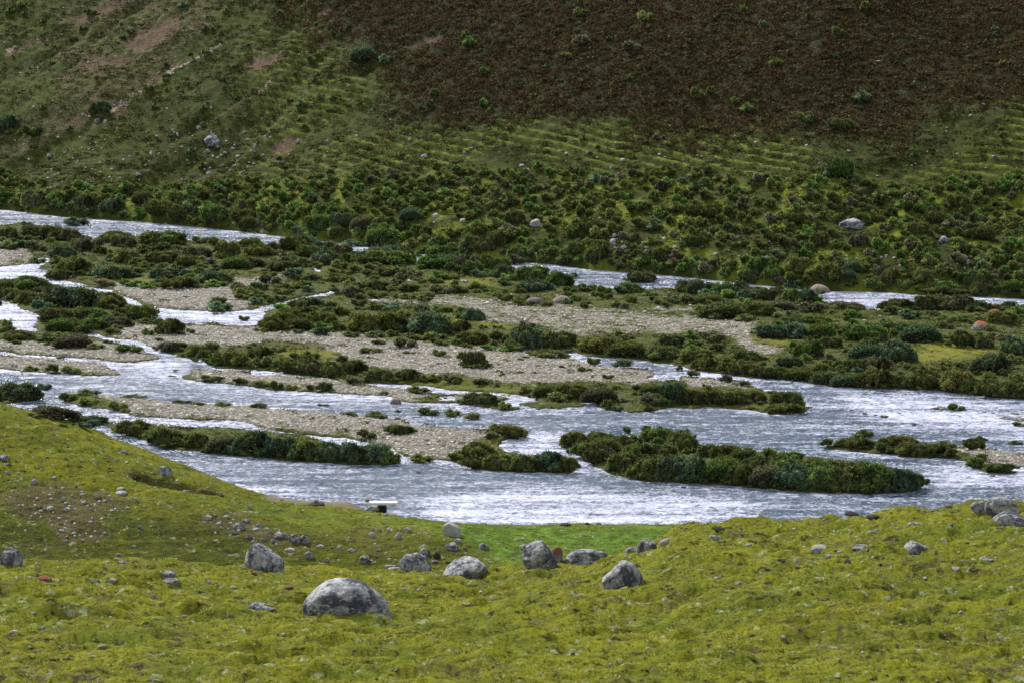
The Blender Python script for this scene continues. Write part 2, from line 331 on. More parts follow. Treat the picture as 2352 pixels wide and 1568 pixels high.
class NT:
    def __init__(self, name):
        self.m = bpy.data.materials.new(name)
        self.m.use_nodes = True
        self.t = self.m.node_tree
        self.t.nodes.clear()
        self.out = self.n("ShaderNodeOutputMaterial")
        self.b = self.n("ShaderNodeBsdfPrincipled")
        self.l(self.b.outputs[0], self.out.inputs[0])
        self.b.inputs['Roughness'].default_value = .85
        self.b.inputs['Specular IOR Level'].default_value = .08
        self.pos = self.n("ShaderNodeNewGeometry").outputs['Position']
    def n(self, t):
        return self.t.nodes.new(t)
    def l(self, a, b):
        self.t.links.new(a, b)
    def put(self, sock, v):
        if hasattr(v, 'node'):
            self.l(v, sock)
        elif isinstance(v, (tuple, list)) and len(v) == 3 and sock.type == 'RGBA':
            sock.default_value = (*v, 1)
        else:
            sock.default_value = v
    def noise(self, scale, detail=4, rough=.55, vec=None, stretch=None, dist=0):
        v = vec or self.pos
        if stretch:
            mp = self.n("ShaderNodeMapping"); self.l(v, mp.inputs[0])
            mp.inputs['Scale'].default_value = stretch[:3]
            if len(stretch) > 3:
                mp.inputs['Rotation'].default_value = (0, 0, stretch[3])
            v = mp.outputs[0]
        x = self.n("ShaderNodeTexNoise"); self.l(v, x.inputs['Vector'])
        x.inputs['Scale'].default_value = scale; x.inputs['Detail'].default_value = detail; x.inputs['Roughness'].default_value = rough; x.inputs['Distortion'].default_value = dist
        return x.outputs['Fac']
    def vor(self, scale, out='Distance', vec=None, rnd=1):
        x = self.n("ShaderNodeTexVoronoi"); self.l(vec or self.pos, x.inputs['Vector']); x.inputs['Scale'].default_value = scale; x.inputs['Randomness'].default_value = rnd
        return x.outputs[out]
    def ramp(self, f, *st):
        r = self.n("ShaderNodeValToRGB"); self.put(r.inputs[0], f)
        e = r.color_ramp.elements
        while len(e) < len(st):
            e.new(.5)
        for i, (p, c) in enumerate(st):
            e[i].position = p
            e[i].color = (c, c, c, 1) if isinstance(c, (int, float)) else (*c, 1)
        return r.outputs[0]
    def mr(self, f, a, b, c=0., d=1.):
        x = self.n("ShaderNodeMapRange"); self.put(x.inputs[0], f)
        for i, q in enumerate((a, b, c, d)):
            x.inputs[i + 1].default_value = q
        return x.outputs[0]
    def mix(self, f, a, b, mode='MIX'):
        x = self.n("ShaderNodeMix"); x.data_type = 'RGBA'; x.blend_type = mode
        self.put(x.inputs['Factor'], f); self.put(x.inputs['A'], a); self.put(x.inputs['B'], b)
        return x.outputs['Result']
    def math(self, op, a, b=0.):
        x = self.n("ShaderNodeMath"); x.operation = op; self.put(x.inputs[0], a); self.put(x.inputs[1], b)
        return x.outputs[0]
    def attr(self, name, ch=None):
        x = self.n("ShaderNodeAttribute"); x.attribute_name = name
        if ch is None:
            return x.outputs['Fac']
        if ch == 3:
            return x.outputs['Alpha']
        s = self.n("ShaderNodeSeparateColor"); self.l(x.outputs['Color'], s.inputs[0])
        return s.outputs[ch]
    def rand(self):
        return self.n("ShaderNodeObjectInfo").outputs['Random']
    def bump(self, h, strength, dist, prev=None):
        x = self.n("ShaderNodeBump"); self.put(x.inputs['Height'], h); x.inputs['Strength'].default_value = strength; x.inputs['Distance'].default_value = dist
        if prev:
            self.l(prev, x.inputs['Normal'])
        return x.outputs[0]
    def hsv(self, c, h=.5, s=1., v=1.):
        x = self.n("ShaderNodeHueSaturation"); self.put(x.inputs['Color'], c); self.put(x.inputs['Hue'], h); self.put(x.inputs['Saturation'], s); self.put(x.inputs['Value'], v)
        return x.outputs[0]
    def done(self, color, normal=None, rough=None, through=0.0):
        if through:                                     # light shining through leaves
            tr = self.n("ShaderNodeBsdfTranslucent"); self.put(tr.inputs[0], self.hsv(color, .512, 1.1, 1.2))
            mx = self.n("ShaderNodeMixShader"); mx.inputs[0].default_value = through
            self.l(self.b.outputs[0], mx.inputs[1]); self.l(tr.outputs[0], mx.inputs[2]); self.l(mx.outputs[0], self.out.inputs[0])
        self.put(self.b.inputs['Base Color'], color)
        if normal:
            self.l(normal, self.b.inputs['Normal'])
        if rough is not None:
            self.put(self.b.inputs['Roughness'], rough)
        return self.m

# ------------------------------------------------------------------ ground materials
def mat_turf():
    k = NT("turf")
    n1 = k.noise(.30, 4, .6); n2 = k.noise(1.5, 5, .68, stretch=(.6, 1, 1)); n3 = k.noise(8, 5, .75); n4 = k.noise(22, 3, .7)
    c = k.ramp(n2, (.30, (0.0430, 0.0550, 0.0069)), (.43, (0.1075, 0.1170, 0.0069)), (.56, (0.1634, 0.1651, 0.0077)), (.72, (0.2193, 0.2021, 0.0120)))
    c2 = k.ramp(n3, (.32, (0.0189, 0.0258, 0.0052)), (.47, (0.0989, 0.1118, 0.0077)), (.60, (0.1677, 0.1677, 0.0103)), (.75, (0.2666, 0.2494, 0.0430)))
    c = k.mix(.45, c, c2)
    c = k.mix(k.ramp(n1, (.42, 0), (.62, .55)), c, k.ramp(n3, (.3, (0.0387, 0.0585, 0.0069)), (.7, (0.0989, 0.1290, 0.0138))))
    # greener meadow, darker moss with painted shade on the spur's face
    c = k.mix(k.math('MULTIPLY', k.attr('cover', 1), .9), c, k.ramp(k.noise(1.1, 5, .65), (.3, (0.0260, 0.0468, 0.0104)), (.45, (0.0468, 0.1040, 0.0117)), (.58, (0.0845, 0.1664, 0.0156)), (.72, (0.1560, 0.2080, 0.0390))))
    c = k.mix(k.math('MULTIPLY', k.attr('cover', 2), .95), c, k.ramp(k.math('ADD', k.math('MULTIPLY', n2, .6), k.math('MULTIPLY', n3, .4)), (.34, (.010, .014, .003)), (.5, (.038, .048, .003)), (.64, (.085, .090, .005))))
    # lichen-grey cushions, bare earth, dark spots, pale straw
    g = k.noise(2.4, 4, .65)
    c = k.mix(k.ramp(g, (.60, 0), (.67, .7)), c, k.ramp(n4, (.3, (0.1170, 0.1430, 0.0715)), (.7, (0.3900, 0.4160, 0.2860))))
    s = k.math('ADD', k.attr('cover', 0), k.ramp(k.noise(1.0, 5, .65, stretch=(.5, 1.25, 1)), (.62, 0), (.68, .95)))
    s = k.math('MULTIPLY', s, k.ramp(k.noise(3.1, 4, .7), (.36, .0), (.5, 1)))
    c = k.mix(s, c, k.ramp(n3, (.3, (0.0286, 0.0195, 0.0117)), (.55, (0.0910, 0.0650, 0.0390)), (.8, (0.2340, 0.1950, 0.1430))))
    c = k.mix(k.ramp(k.noise(4.2, 4, .65, stretch=(.6, 1, 1)), (.355, .95), (.44, 0)), c, (0.0182, 0.0182, 0.0091))
    c = k.mix(k.ramp(n4, (.64, 0), (.72, .55)), c, (0.4680, 0.4420, 0.2340))
    c = k.mix(k.attr('cover', 3), c, k.ramp(k.noise(14, 4, .7), (.3, (.085, .072, .055)), (.7, (.21, .18, .145))))
    b = k.bump(n2, .7, .16)
    b = k.bump(n3, .9, .07, b)
    return k.done(c, b, .95)

def mat_flats():
    k = NT("river_flats")
    n1 = k.noise(1.0, 5, .6); n3 = k.noise(7, 4, .7); v = k.vor(5.5); vc = k.vor(5.5, 'Color')
    sep = k.n("ShaderNodeSeparateColor"); k.l(vc, sep.inputs[0])
    st = k.ramp(sep.outputs[0], (0, (0.1323, 0.1288, 0.1127)), (.35, (0.2645, 0.2553, 0.2242)), (.7, (0.3910, 0.3737, 0.3277)), (.9, (0.5290, 0.5117, 0.4600)), (1, (0.3105, 0.2645, 0.2185)))
    st = k.mix(k.ramp(v, (.25, 0), (.55, .8)), st, (.07, .06, .048))
    st = k.mix(k.ramp(n1, (.35, .5), (.6, 0)), st, (.12, .105, .08))
    gr = k.ramp(n3, (.28, (.016, .021, .008)), (.5, (.048, .060, .013)), (.72, (.10, .115, .025)))
    gr = k.mix(k.attr('cover', 1), gr, k.ramp(n3, (.3, (.07, .075, .010)), (.7, (.17, .17, .018))))
    gr = k.mix(k.ramp(n1, (.55, 0), (.68, .8)), gr, (.075, .062, .04))
    gm = k.math('ADD', k.attr('cover', 0), k.mr(k.noise(1.3, 5, .7, stretch=(.8, 1.2, 1)), .3, .7, -.55, .55))
    c = k.mix(k.ramp(gm, (.42, 0), (.56, 1)), gr, st)
    c = k.mix(k.attr('cover', 2), c, k.mix(.75, c, (.03, .026, .018)))
    b = k.bump(v, -.0 + .7, .05); b.node.invert = True
    b = k.bump(n3, .6, .06, b)
    return k.done(c, b, .85)

def mat_hill():
    k = NT("far_slope")
    n1 = k.noise(.35, 4, .6); n2 = k.noise(1.5, 5, .65); n3 = k.noise(5, 4, .7)
    c = k.ramp(n2, (.28, (0.0101, 0.0143, 0.0034)), (.45, (0.0302, 0.0403, 0.0067)), (.6, (0.0521, 0.0655, 0.0084)), (.75, (0.0840, 0.0966, 0.0168)))
    c = k.mix(.4, c, k.ramp(n3, (.3, (0.0101, 0.0134, 0.0042)), (.55, (0.0420, 0.0521, 0.0092)), (.75, (0.1008, 0.1050, 0.0336))))
    c = k.mix(k.ramp(n1, (.4, 0), (.65, .5)), c, (0.0252, 0.0302, 0.0084))
    c = k.mix(k.math('MULTIPLY', k.attr('cover', 1), k.ramp(n2, (.3, .4), (.55, 1))), c, k.ramp(n3, (.3, (.080, .100, .010)), (.7, (.170, .195, .022))))
    h = k.ramp(k.math('ADD', k.attr('cover', 0), k.mr(n2, .3, .7, -.5, .5)), (.3, 0), (.75, .9))
    c = k.mix(h, c, k.ramp(n3, (.3, (0.0086, 0.0079, 0.0043)), (.55, (0.0230, 0.0230, 0.0079)), (.75, (0.0432, 0.0446, 0.0115))))
    s = k.ramp(k.math('ADD', k.attr('cover', 2), k.math('ADD', k.mr(n2, .3, .7, -.3, .3), k.mr(n3, .3, .7, -.42, .42))), (.36, 0), (.60, .95))
    c = k.mix(s, c, k.ramp(n3, (.3, (.036, .025, .015)), (.55, (.100, .066, .043)), (.75, (.21, .155, .11))))
    t = k.ramp(k.math('ADD', k.attr('cover', 3), k.mr(n3, .3, .7, -.55, .55)), (.45, 0), (.65, 1))
    c = k.mix(t, c, k.ramp(k.noise(9, 3, .7), (.3, (0.1540, 0.1190, 0.0840)), (.65, (0.3500, 0.3010, 0.2380))))
    b = k.bump(n2, .6, .25)
    b = k.bump(n3, .7, .12, b)
    return k.done(c, b, .92)

def mat_water():
    k = NT("river_water")
    # current runs from far left to near right
    w1 = k.noise(.6, 4, .6, stretch=(.45, 1, 1, .30), dist=.6)
    w2 = k.noise(2.6, 4, .65, stretch=(.55, 1, 1, .22), dist=.8)
    w3 = k.noise(8.5, 4, .7, stretch=(.6, 1, 1, .2), dist=.5)
    sheen = k.attr('riffle_sheen')
    b = k.bump(w1, .5, .25)
    b = k.bump(w2, .9, .22, b)
    b = k.bump(w3, .9, .09, b)
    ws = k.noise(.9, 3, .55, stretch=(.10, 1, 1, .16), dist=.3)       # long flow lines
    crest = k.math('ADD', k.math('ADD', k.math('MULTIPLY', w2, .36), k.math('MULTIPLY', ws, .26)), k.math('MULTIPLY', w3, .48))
    foam_sheen = k.ramp(k.math('ADD', crest, k.mr(sheen, 0, 1, -.040, .038)), (.49, 0), (.65, 1))
    c = k.mix(foam_sheen, k.ramp(w1, (.3, (.020, .045, .078)), (.7, (.045, .090, .135))), (.62, .64, .82))  # the white paints sky reflection as well as foam
    k.b.inputs['IOR'].default_value = 1.45
    k.b.inputs['Specular IOR Level'].default_value = .5
    return k.done(c, b, k.mix(foam_sheen, (.08,) * 3, (.5,) * 3))

TURF, FLATS, HILL, WATER_M = mat_turf(), mat_flats(), mat_hill(), mat_water()

# ------------------------------------------------------------------ terrain sheets
def grid_faces(r, c):
    i = np.arange(r * c).reshape(r, c)
    return np.stack([i[:-1, :-1], i[:-1, 1:], i[1:, 1:], i[1:, :-1]], -1).reshape(-1, 4)

class Sheet:
    """height field over (u = x/y, row); rows need not be at one distance for all u"""
    def __init__(self, U, Y, Z):
        self.U, self.Y, self.Z = U, Y, Z            # U (c,), Y (r,c), Z (r,c)
    def height(self, x, y):
        u = x / np.maximum(y, 1e-3)
        c = len(self.U); r = self.Y.shape[0]
        fu = np.clip(np.interp(u, self.U, np.arange(c)), 0, c - 1.001); j = np.rint(fu).astype(int)
        out = np.full(np.shape(x), -50.0)
        ok = (u >= self.U[0]) & (u <= self.U[-1])
        lo, hi = self.Y[0, j], self.Y[-1, j]
        ok &= (y >= lo) & (y <= hi)
        # invert the row parameter (same spacing law for every column)
        t = (y - lo) / np.maximum(hi - lo, 1e-6)
        fr = np.clip(np.interp(t, self.T, np.arange(r)), 0, r - 1.001); i = fr.astype(int); f = fr - i
        z = self.Z[i, j] * (1 - f) + self.Z[np.minimum(i + 1, r - 1), j] * f
        out[ok] = z[ok]
        return out
    def verts(self):
        return np.stack([self.U[None, :] * self.Y, self.Y, self.Z], -1).reshape(-1, 3)

def ucoord(px):
    return (px - 1176) / FPX / .968

def pchip(xs, ys, x):
    xs = np.array(xs, float); ys = np.array(ys, float)
    h = np.diff(xs); d = np.diff(ys) / h
    m = np.zeros(len(xs)); m[0], m[-1] = d[0], d[-1]
    for i in range(1, len(xs) - 1):
        if d[i - 1] * d[i] > 0:
            w1, w2 = 2 * h[i] + h[i - 1], h[i] + 2 * h[i - 1]
            m[i] = (w1 + w2) / (w1 / d[i - 1] + w2 / d[i])
    i = np.clip(np.searchsorted(xs, x) - 1, 0, len(xs) - 2)
    t = np.clip((x - xs[i]) / h[i], 0, 1)
    return ys[i] * (2 * t**3 - 3 * t**2 + 1) + h[i] * m[i] * (t**3 - 2 * t**2 + t) + ys[i + 1] * (3 * t**2 - 2 * t**3) + h[i] * m[i + 1] * (t**3 - t**2)

def zat(D, py):
    _, yy, ww = ray(1176, py)
    return CAM_Z + D * ww / yy

# near slope: sections at chosen bearings: crest of the near rise, gully behind it, spur, river bank
SEC = [
    (-700, [(71, 1288)], [(103, 1.3, 'z'), (110, 4.2, 'z'), (118, 8.0, 'z'), (134, -.8, 'z')]),
    (0, [(72, 1295)], [(102, 1.25, 'z'), (108, 2.6, 'z'), (116, 925), (128, -.8, 'z')]),
    (100, [(72.5, 1297)], [(102, 1.25, 'z'), (108, 2.5, 'z'), (115.5, 954), (127, -.8, 'z')]),
    (200, [(73, 1298)], [(102, 1.25, 'z'), (108, 2.4, 'z'), (115, 983), (126, -.8, 'z')]),
    (300, [(73.5, 1300)], [(102, 1.2, 'z'), (108, 2.3, 'z'), (114.5, 1020), (125, -.8, 'z')]),
    (400, [(74, 1302)], [(102, 1.2, 'z'), (107, 2.1, 'z'), (113.5, 1060), (123, -.8, 'z')]),
    (500, [(74.5, 1305)], [(101, 1.2, 'z'), (106, 2.0, 'z'), (113, 1100), (121, -.8, 'z')]),
    (600, [(75, 1308)], [(101, 1.2, 'z'), (105, 1.95, 'z'), (112.5, 1136), (119, -.8, 'z')]),
    (700, [(76, 1314)], [(101, 1.1, 'z'), (105, 1.75, 'z'), (110, 1165), (113.5, 1150), (117, -.3, 'z'), (119, -.8, 'z')]),
    (800, [(77, 1318)], [(101, 1.0, 'z'), (105, 1.5, 'z'), (110, 1172), (113, 1155), (116.5, -.3, 'z'), (119, -.8, 'z')]),
    (890, [(78, 1320)], [(101, 1.0, 'z'), (105, 1.5, 'z'), (110, 1179), (112, .5, 'z'), (114.5, -.4, 'z'), (119, -.8, 'z')]),
    (1000, [(79, 1320)], [(101, 1.1, 'z'), (105, 1.5, 'z'), (110, 1195), (112.5, .0, 'z'), (119, -.8, 'z')]),
    (1100, [(79.5, 1317)], [(101, 1.2, 'z'), (105, 1.25, 'z'), (111.2, 1203), (113, .0, 'z'), (119, -.8, 'z')]),
    (1200, [(80, 1306)], [(102, 1.1, 'z'), (106, .95, 'z'), (112, 1205), (113.5, -.1, 'z'), (119, -.8, 'z')]),
    (1400, [(81, 1275)], [(103, 1.0, 'z'), (107, .8, 'z'), (112, 1208), (113.5, -.1, 'z'), (119, -.8, 'z')]),
    (1500, [(81.5, 1247)], [(103, 1.0, 'z'), (107, .7, 'z'), (112, 1207), (113.5, -.1, 'z'), (119, -.8, 'z')]),
    (1600, [(82, 1217)], [(103, .9, 'z'), (107, .6, 'z'), (112, 1209), (113.5, -.1, 'z'), (119, -.8, 'z')]),
    (1700, [(82, 1207)], [(103, .6, 'z'), (107, .3, 'z'), (111, -.1, 'z'), (119, -.8, 'z')]),
    (2000, [(80, 1185)], [(103, .3, 'z'), (106, .0, 'z'), (110, -.4, 'z'), (119, -.8, 'z')]),
    (2200, [(79, 1174)], [(103, .2, 'z'), (106, .0, 'z'), (110, -.4, 'z'), (119, -.8, 'z')]),
    (2352, [(77.5, 1167)], [(103, .2, 'z'), (106, .0, 'z'), (110, -.4, 'z'), (119, -.8, 'z')]),
    (3000, [(72, 1140)], [(103, .2, 'z'), (106, .0, 'z'), (110, -.4, 'z'), (119, -.8, 'z')]),
]
NC = 950
UN = np.concatenate([np.linspace(-.65, -.235, 60)[:-1], np.linspace(-.235, .235, NC - 118), np.linspace(.235, .65, 60)[1:]])
TN = np.concatenate([np.linspace(2, 40, 70)[:-1], np.linspace(40, 88, 300)[:-1], np.linspace(88, 96, 30)[:-1], np.linspace(96, 122, 240)[:-1], np.linspace(122, 135, 20)])
prof = []
for px, a, b in SEC:
    ks = [(0, 28.2), (20, 21.9), (46, 14.55)]
    for e in a + b:
        ks.append((e[0], e[1] if len(e) == 3 else zat(e[0], e[1])))
    ks += [(135, -1.4), (150, -2)]
    prof.append(pchip([q[0] for q in ks], [q[1] for q in ks], TN))
prof = np.array(prof)                                  # (sections, rows)
us = np.array([ucoord(s[0]) for s in SEC])
ZN = np.stack([pchip(us, prof[:, i], np.clip(UN, us[0], us[-1])) for i in range(len(TN))])   # rows, cols
YN = np.repeat(TN[:, None], len(UN), 1)
XN = UN[None] * YN
# turf relief: hummocks, terracettes, tussocky lumps
amp = sstep(20, 42, YN) * (1 - .55 * sstep(84, 100, YN))
flat_bank = sstep(100, 104, YN) * sstep(-.05, .0, UN[None] + 0 * YN)
ZN += amp * (.26 * fbm(XN * .22, YN * .22, 3, 3) + .12 * fbm(XN * .55, YN * .9, 5, 3) * (1 - .6 * flat_bank))
rg = 1 - np.abs(fbm(XN * .35 + 7, YN * 1.1, 9, 3))
ZN += amp * (.10 * sstep(.55, 1.0, rg) - .05) * (1 - .7 * flat_bank)
ZN += amp * .05 * fbm(XN * 1.6, YN * 2.6, 15, 3) * (1 - .5 * flat_bank)
# the overhung turf step across the spur
xs_, ys_ = XN, YN
pxN, pyN = proj(XN, YN, ZN)
scar_y = np.interp(pxN, [280, 340, 400, 450, 500], [1078, 1095, 1106, 1116, 1121])
in_scar = sstep(285, 330, pxN) * (1 - sstep(490, 520, pxN)) * sstep(99, 103, YN)
ZN -= .60 * in_scar * np.exp(-((pyN - scar_y - 4) / 7.0) ** 2)
# turf mounds with little worn edges
tm = fbm(XN * .50, YN * .85, 101, 4)
tm2 = fbm(XN * 1.2, YN * 1.9, 105, 3)
tz = sstep(84, 100, YN)
tl = fbm(XN * .30, YN * .80, 115, 4, .55)
ZN += amp * (1 - .6 * tz) * (.05 * sstep(-.06, .14, tm) + .03 * sstep(-.05, .10, tm2) + .048 * (sstep(-.40, -.35, tl) + sstep(-.12, -.07, tl) + sstep(.15, .20, tl) + sstep(.42, .47, tl) - 2) - .04) * (1 - .8 * flat_bank)
worn = (np.exp(-((tm + .02) / .07) ** 2) * sstep(-.1, .35, fbm(XN * .16, YN * .16, 107, 3)) + .8 * np.exp(-((tm2 + .02) / .09) ** 2) * sstep(.0, .45, fbm(XN * .22, YN * .22, 109, 3))) * (1 - .75 * tz)
near_sheet = Sheet(UN, YN, ZN); near_sheet.T = (TN - TN[0]) / (TN[-1] - TN[0])
spur = sstep(92, 97, YN) * (1 - sstep(560, 860, pxN)) * sstep(1100, 1215, pyN + 14 * fbm(XN * .3, YN * .3, 111, 3))  # moss mask that also paints shade low on the spur's face
spur = np.maximum(spur, .8 * sstep(92, 97, YN) * sstep(500, 700, pxN) * (1 - sstep(1100, 1190, pxN)) * sstep(1205, 1240, pyN + 12 * fbm(XN * .3, YN * .3, 113, 3)))
cov = np.stack([np.maximum(samp(nsoil_shade_s, pxN, pyN) * sstep(94, 99, YN), .7 * worn * amp), samp(ngreen_s, pxN, pyN) * sstep(94, 99, YN), spur * (1 - samp(ngreen_s, pxN, pyN)), samp(ntrack_s, pxN, pyN) * sstep(100, 104, YN)], -1)
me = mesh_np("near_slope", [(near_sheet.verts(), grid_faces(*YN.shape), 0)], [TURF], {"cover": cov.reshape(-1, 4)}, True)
link("near_hillside", me, kind="structure")

# foot of the far slope along the far bank
fx, fy = unproj([p[0] for p in FAR_TOP], [p[1] for p in FAR_TOP], 0.0)
fu = np.concatenate([[-.36], fx / fy, [.36]]); fd = np.concatenate([[fy[0] + 22], fy, [fy[-1] - 18]])
def Db(u):
    return np.interp(u, fu, fd)

# valley floor: gravel flats, islets and the river bed
NR, NCV = 640, 1110
UV = np.linspace(-.42, .42, NCV)
TV = np.linspace(0, 1, NR) ** 1.15
YV = 97 + (Db(UV)[None] + 5 - 97) * TV[:, None]
XV = UV[None] * YV
px, py = proj(XV, YV, np.zeros_like(XV))
wxp = 9 * fbm(XV * .45, YV * .45, 31, 3) + 4 * noise(XV * 2.2, YV * 2.2, 33)
wyp = 3.0 * fbm(XV * .45, YV * .45, 37, 3) + 1.6 * noise(XV * 2.2, YV * 2.2, 39)
L = samp(land_s, px + wxp, py + wyp); LW = samp(land_w, px, py)
G = samp(gravel_s, px + wxp * 1.5, py + wyp * 1.5); M = samp(mead_s, px + wxp, py + wyp)
ZV = -.32 + .40 * sstep(.3, .72, L) + .17 * sstep(.6, 1., LW) * L
ZV += L * (.07 * sstep(.5, .9, LW) * fbm(XV * .3, YV * .3, 41, 3) + .035 * fbm(XV * 1.4, YV * 1.4, 43, 3) + (1 - G) * .06 * noise(XV * 2.5, YV * 2.5, 47))
ZV += (1 - L) * .10 * fbm(XV * .5, YV * .7, 49, 3)
ZV = np.where(YV > Db(UV)[None] - .2, np.minimum(ZV, -.3), ZV)
wet = sstep(.12, -.02, ZV)
flat_sheet = Sheet(UV, YV, ZV); flat_sheet.T = TV
me = mesh_np("valley_floor", [(flat_sheet.verts(), grid_faces(*YV.shape), 0)], [FLATS], {"cover": np.stack([G, M, wet, L], -1).reshape(-1, 4)}, True)
link("valley_floor", me, kind="structure")

# far slope
NRH, NCH = 420, 1010
UH = np.linspace(-.42, .42, NCH)
TH = np.linspace(0, 1, NRH) ** 1.25
SH = -2 + 102 * TH
YH = Db(UH)[None] + SH[:, None]
XH = UH[None] * YH
s = np.repeat(SH[:, None], NCH, 1)
ZH = np.where(s < 0, -.6 + .3 * s, pchip([-3, 0, 1.5, 14, 24, 60, 110], [-.9, -.6, .75, 5.2, 10.0, 27.5, 52], np.clip(s, -3, 110)))
env = sstep(1.0, 8, s)
ZH += env * (.75 * fbm(XH * .045, YH * .045, 61, 3) + .22 * fbm(XH * .25, YH * .25, 63, 3) + .10 * fbm(XH * .9, YH * .9, 65, 3))
# gullies run down the slope, slanting
gl = XH * .9 - (YH - Db(UH)[None]) * .55
ZH -= env * 1.1 * sstep(.1, .9, fbm(gl * .13, gl * 0 + s * .02, 67, 3)) * sstep(-8, -25, XH)
# cattle terraces
lam = .62
ph = (ZH + .14 * XH) / lam + .75 * fbm(XH * .07, YH * .07, 71, 2) + .10 * noise(XH * .5, YH * .5, 73)
sw = ph - np.floor(ph)
pxH, pyH = proj(XH, YH, ZH)
hm, sm, tm, bm = samp(heath_s, pxH, pyH), samp(soil_s, pxH, pyH), samp(track_s, pxH, pyH), samp(belt_s, pxH, pyH)
tmask = (1 - hm * .8) * (1 - bm * .9) * sstep(-.2, .25, fbm(XH * .08, YH * .12, 75, 2) + .15) * env
tmask = tmask * (.25 + .75 * sstep(350, 900, pxH))
tread = np.exp(-((sw - .78) / .14) ** 2)
ZH += tmask * .15 * (sstep(.35, .8, sw) * (1 - sstep(.9, 1.0, sw)) - .3)
ZH -= sm * .35 * env
far_sheet = Sheet(UH, YH, ZH); far_sheet.T = TH
cov = np.stack([hm, np.maximum(tread * tmask, bm * .95 * sstep(-.1, .4, fbm(XH * .25, YH * .25, 77, 2))), sm, tm], -1)
me = mesh_np("far_slope", [(far_sheet.verts(), grid_faces(*YH.shape), 0)], [HILL], {"cover": cov.reshape(-1, 4)}, True)
link("far_hillside", me, kind="structure")

# the river itself: one level sheet, gently rippled by its material
uu, yy = np.meshgrid(np.linspace(-.42, .42, 490), np.linspace(99, 262, 420))
xx = uu * yy
qx, qy = proj(xx, yy, 0 * xx)
sheen_val = np.maximum(samp(riffle_sheen_s, qx + 10 * noise(xx * .3, yy * .3, 81), qy + 4 * noise(xx * .3, yy * .3, 82)), .9 * sstep(.22, .6, samp(land_w, qx, qy)))  # narrow channels also get painted sky brightness
me = mesh_np("river", [(np.stack([xx, yy, 0 * xx], -1).reshape(-1, 3), grid_faces(420, 490), 0)], [WATER_M], {"riffle_sheen": sheen_val.ravel()})
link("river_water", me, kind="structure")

def ground(x, y):
    x = np.asarray(x, float); y = np.asarray(y, float)
    return np.maximum(np.maximum(near_sheet.height(x, y), flat_sheet.height(x, y)), far_sheet.height(x, y))

def place(px, py, water_ok=False):
    """where the sight line through (px, py) first meets the ground"""
    px = np.atleast_1d(np.asarray(px, float)); py = np.atleast_1d(np.asarray(py, float))
    rx, ry, rz = ray(px, py)
    res = np.zeros((len(px), 3))
    T = np.arange(40, 330, .3)
    for a in range(0, len(px), 400):
        sl = slice(a, a + 400)
        X = rx[sl, None] * T; Y = ry[sl, None] * T; Z = CAM_Z + rz[sl, None] * T
        g = ground(X, Y)
        g = np.maximum(g, 0.0 if water_ok else g)
        below = Z < g
        i = np.where(below.any(1), below.argmax(1), len(T) - 1)
        i = np.maximum(i, 1)
        k = np.arange(len(i))
        d0 = Z[k, i - 1] - g[k, i - 1]; d1 = g[k, i] - Z[k, i]
        t = T[i - 1] + (T[i] - T[i - 1]) * np.clip(d0 / np.maximum(d0 + d1, 1e-6), 0, 1)
        res[sl, 0] = rx[sl] * t; res[sl, 1] = ry[sl] * t; res[sl, 2] = CAM_Z + rz[sl] * t
    return res

# ------------------------------------------------------------------ plant and stone materials
def mat_leaf(name, dark, mid, light):
    k = NT(name)
    t = k.attr('tint')
    c = k.ramp(t, (0, dark), (.45, mid), (.72, tuple((a + b) / 2 for a, b in zip(mid, light))), (1, light))
    com = k.ramp(t, (0, (.014, .018, .008)), (.45, (.062, .072, .020)), (1, (.21, .215, .065)))
    c = k.mix(k.ramp(k.noise(.55, 4, .65), (.38, 0), (.62, .75)), c, com)
    c = k.hsv(c, k.mr(k.rand(), 0, 1, .485, .515), 1.0, k.mr(k.math('FRACT', k.math('MULTIPLY', k.rand(), 7.3)), 0, 1, .8, 1.25))
    k.b.inputs['Specular IOR Level'].default_value = .15
    return k.done(c, None, .65, .38)

LEAF = {
    'D': mat_leaf("leaf_blue_green", (.012, .026, .016), (0.0425, 0.0825, 0.0475), (0.2201, 0.3202, 0.1961)),
    'M': mat_leaf("leaf_dark_green", (.014, .020, .009), (0.0550, 0.0750, 0.0250), (0.2500, 0.2900, 0.1000)),
    'G': mat_leaf("leaf_fresh_green", (.016, .034, .010), (0.0625, 0.1150, 0.0275), (0.2801, 0.3903, 0.1102)),
    'O': mat_leaf("leaf_olive", (.016, .019, .007), (.074, .088, .022), (0.2990, 0.3105, 0.0978)),
    'P': mat_leaf("leaf_brown_green", (.018, .016, .012), (0.0688, 0.0625, 0.0425), (0.2702, 0.2500, 0.1801)),
}
LEAF_KEYS = list(LEAF)
def mat_twig():
    k = NT("twig_bark")
    return k.done(k.ramp(k.noise(12, 3), (.3, (.09, .075, .06)), (.7, (.26, .23, .19))), None, .9)
TWIG = mat_twig()
def mat_heather():
    k = NT("heather")
    c = k.ramp(k.attr('tint'), (0, (.020, .014, .009)), (.35, (.052, .032, .019)), (.6, (.088, .054, .032)), (.8, (.080, .074, .030)), (1, (.15, .13, .07)))
    return k.done(c, None, .85, .25)
HEATHER = mat_heather()
def mat_tuft():
    k = NT("low_cushions")
    c = k.ramp(k.attr('tint'), (0, (.014, .017, .008)), (.4, (.036, .042, .014)), (.7, (.080, .088, .022)), (1, (.17, .17, .06)))
    return k.done(c, None, .85, .3)
TUFT = mat_tuft()
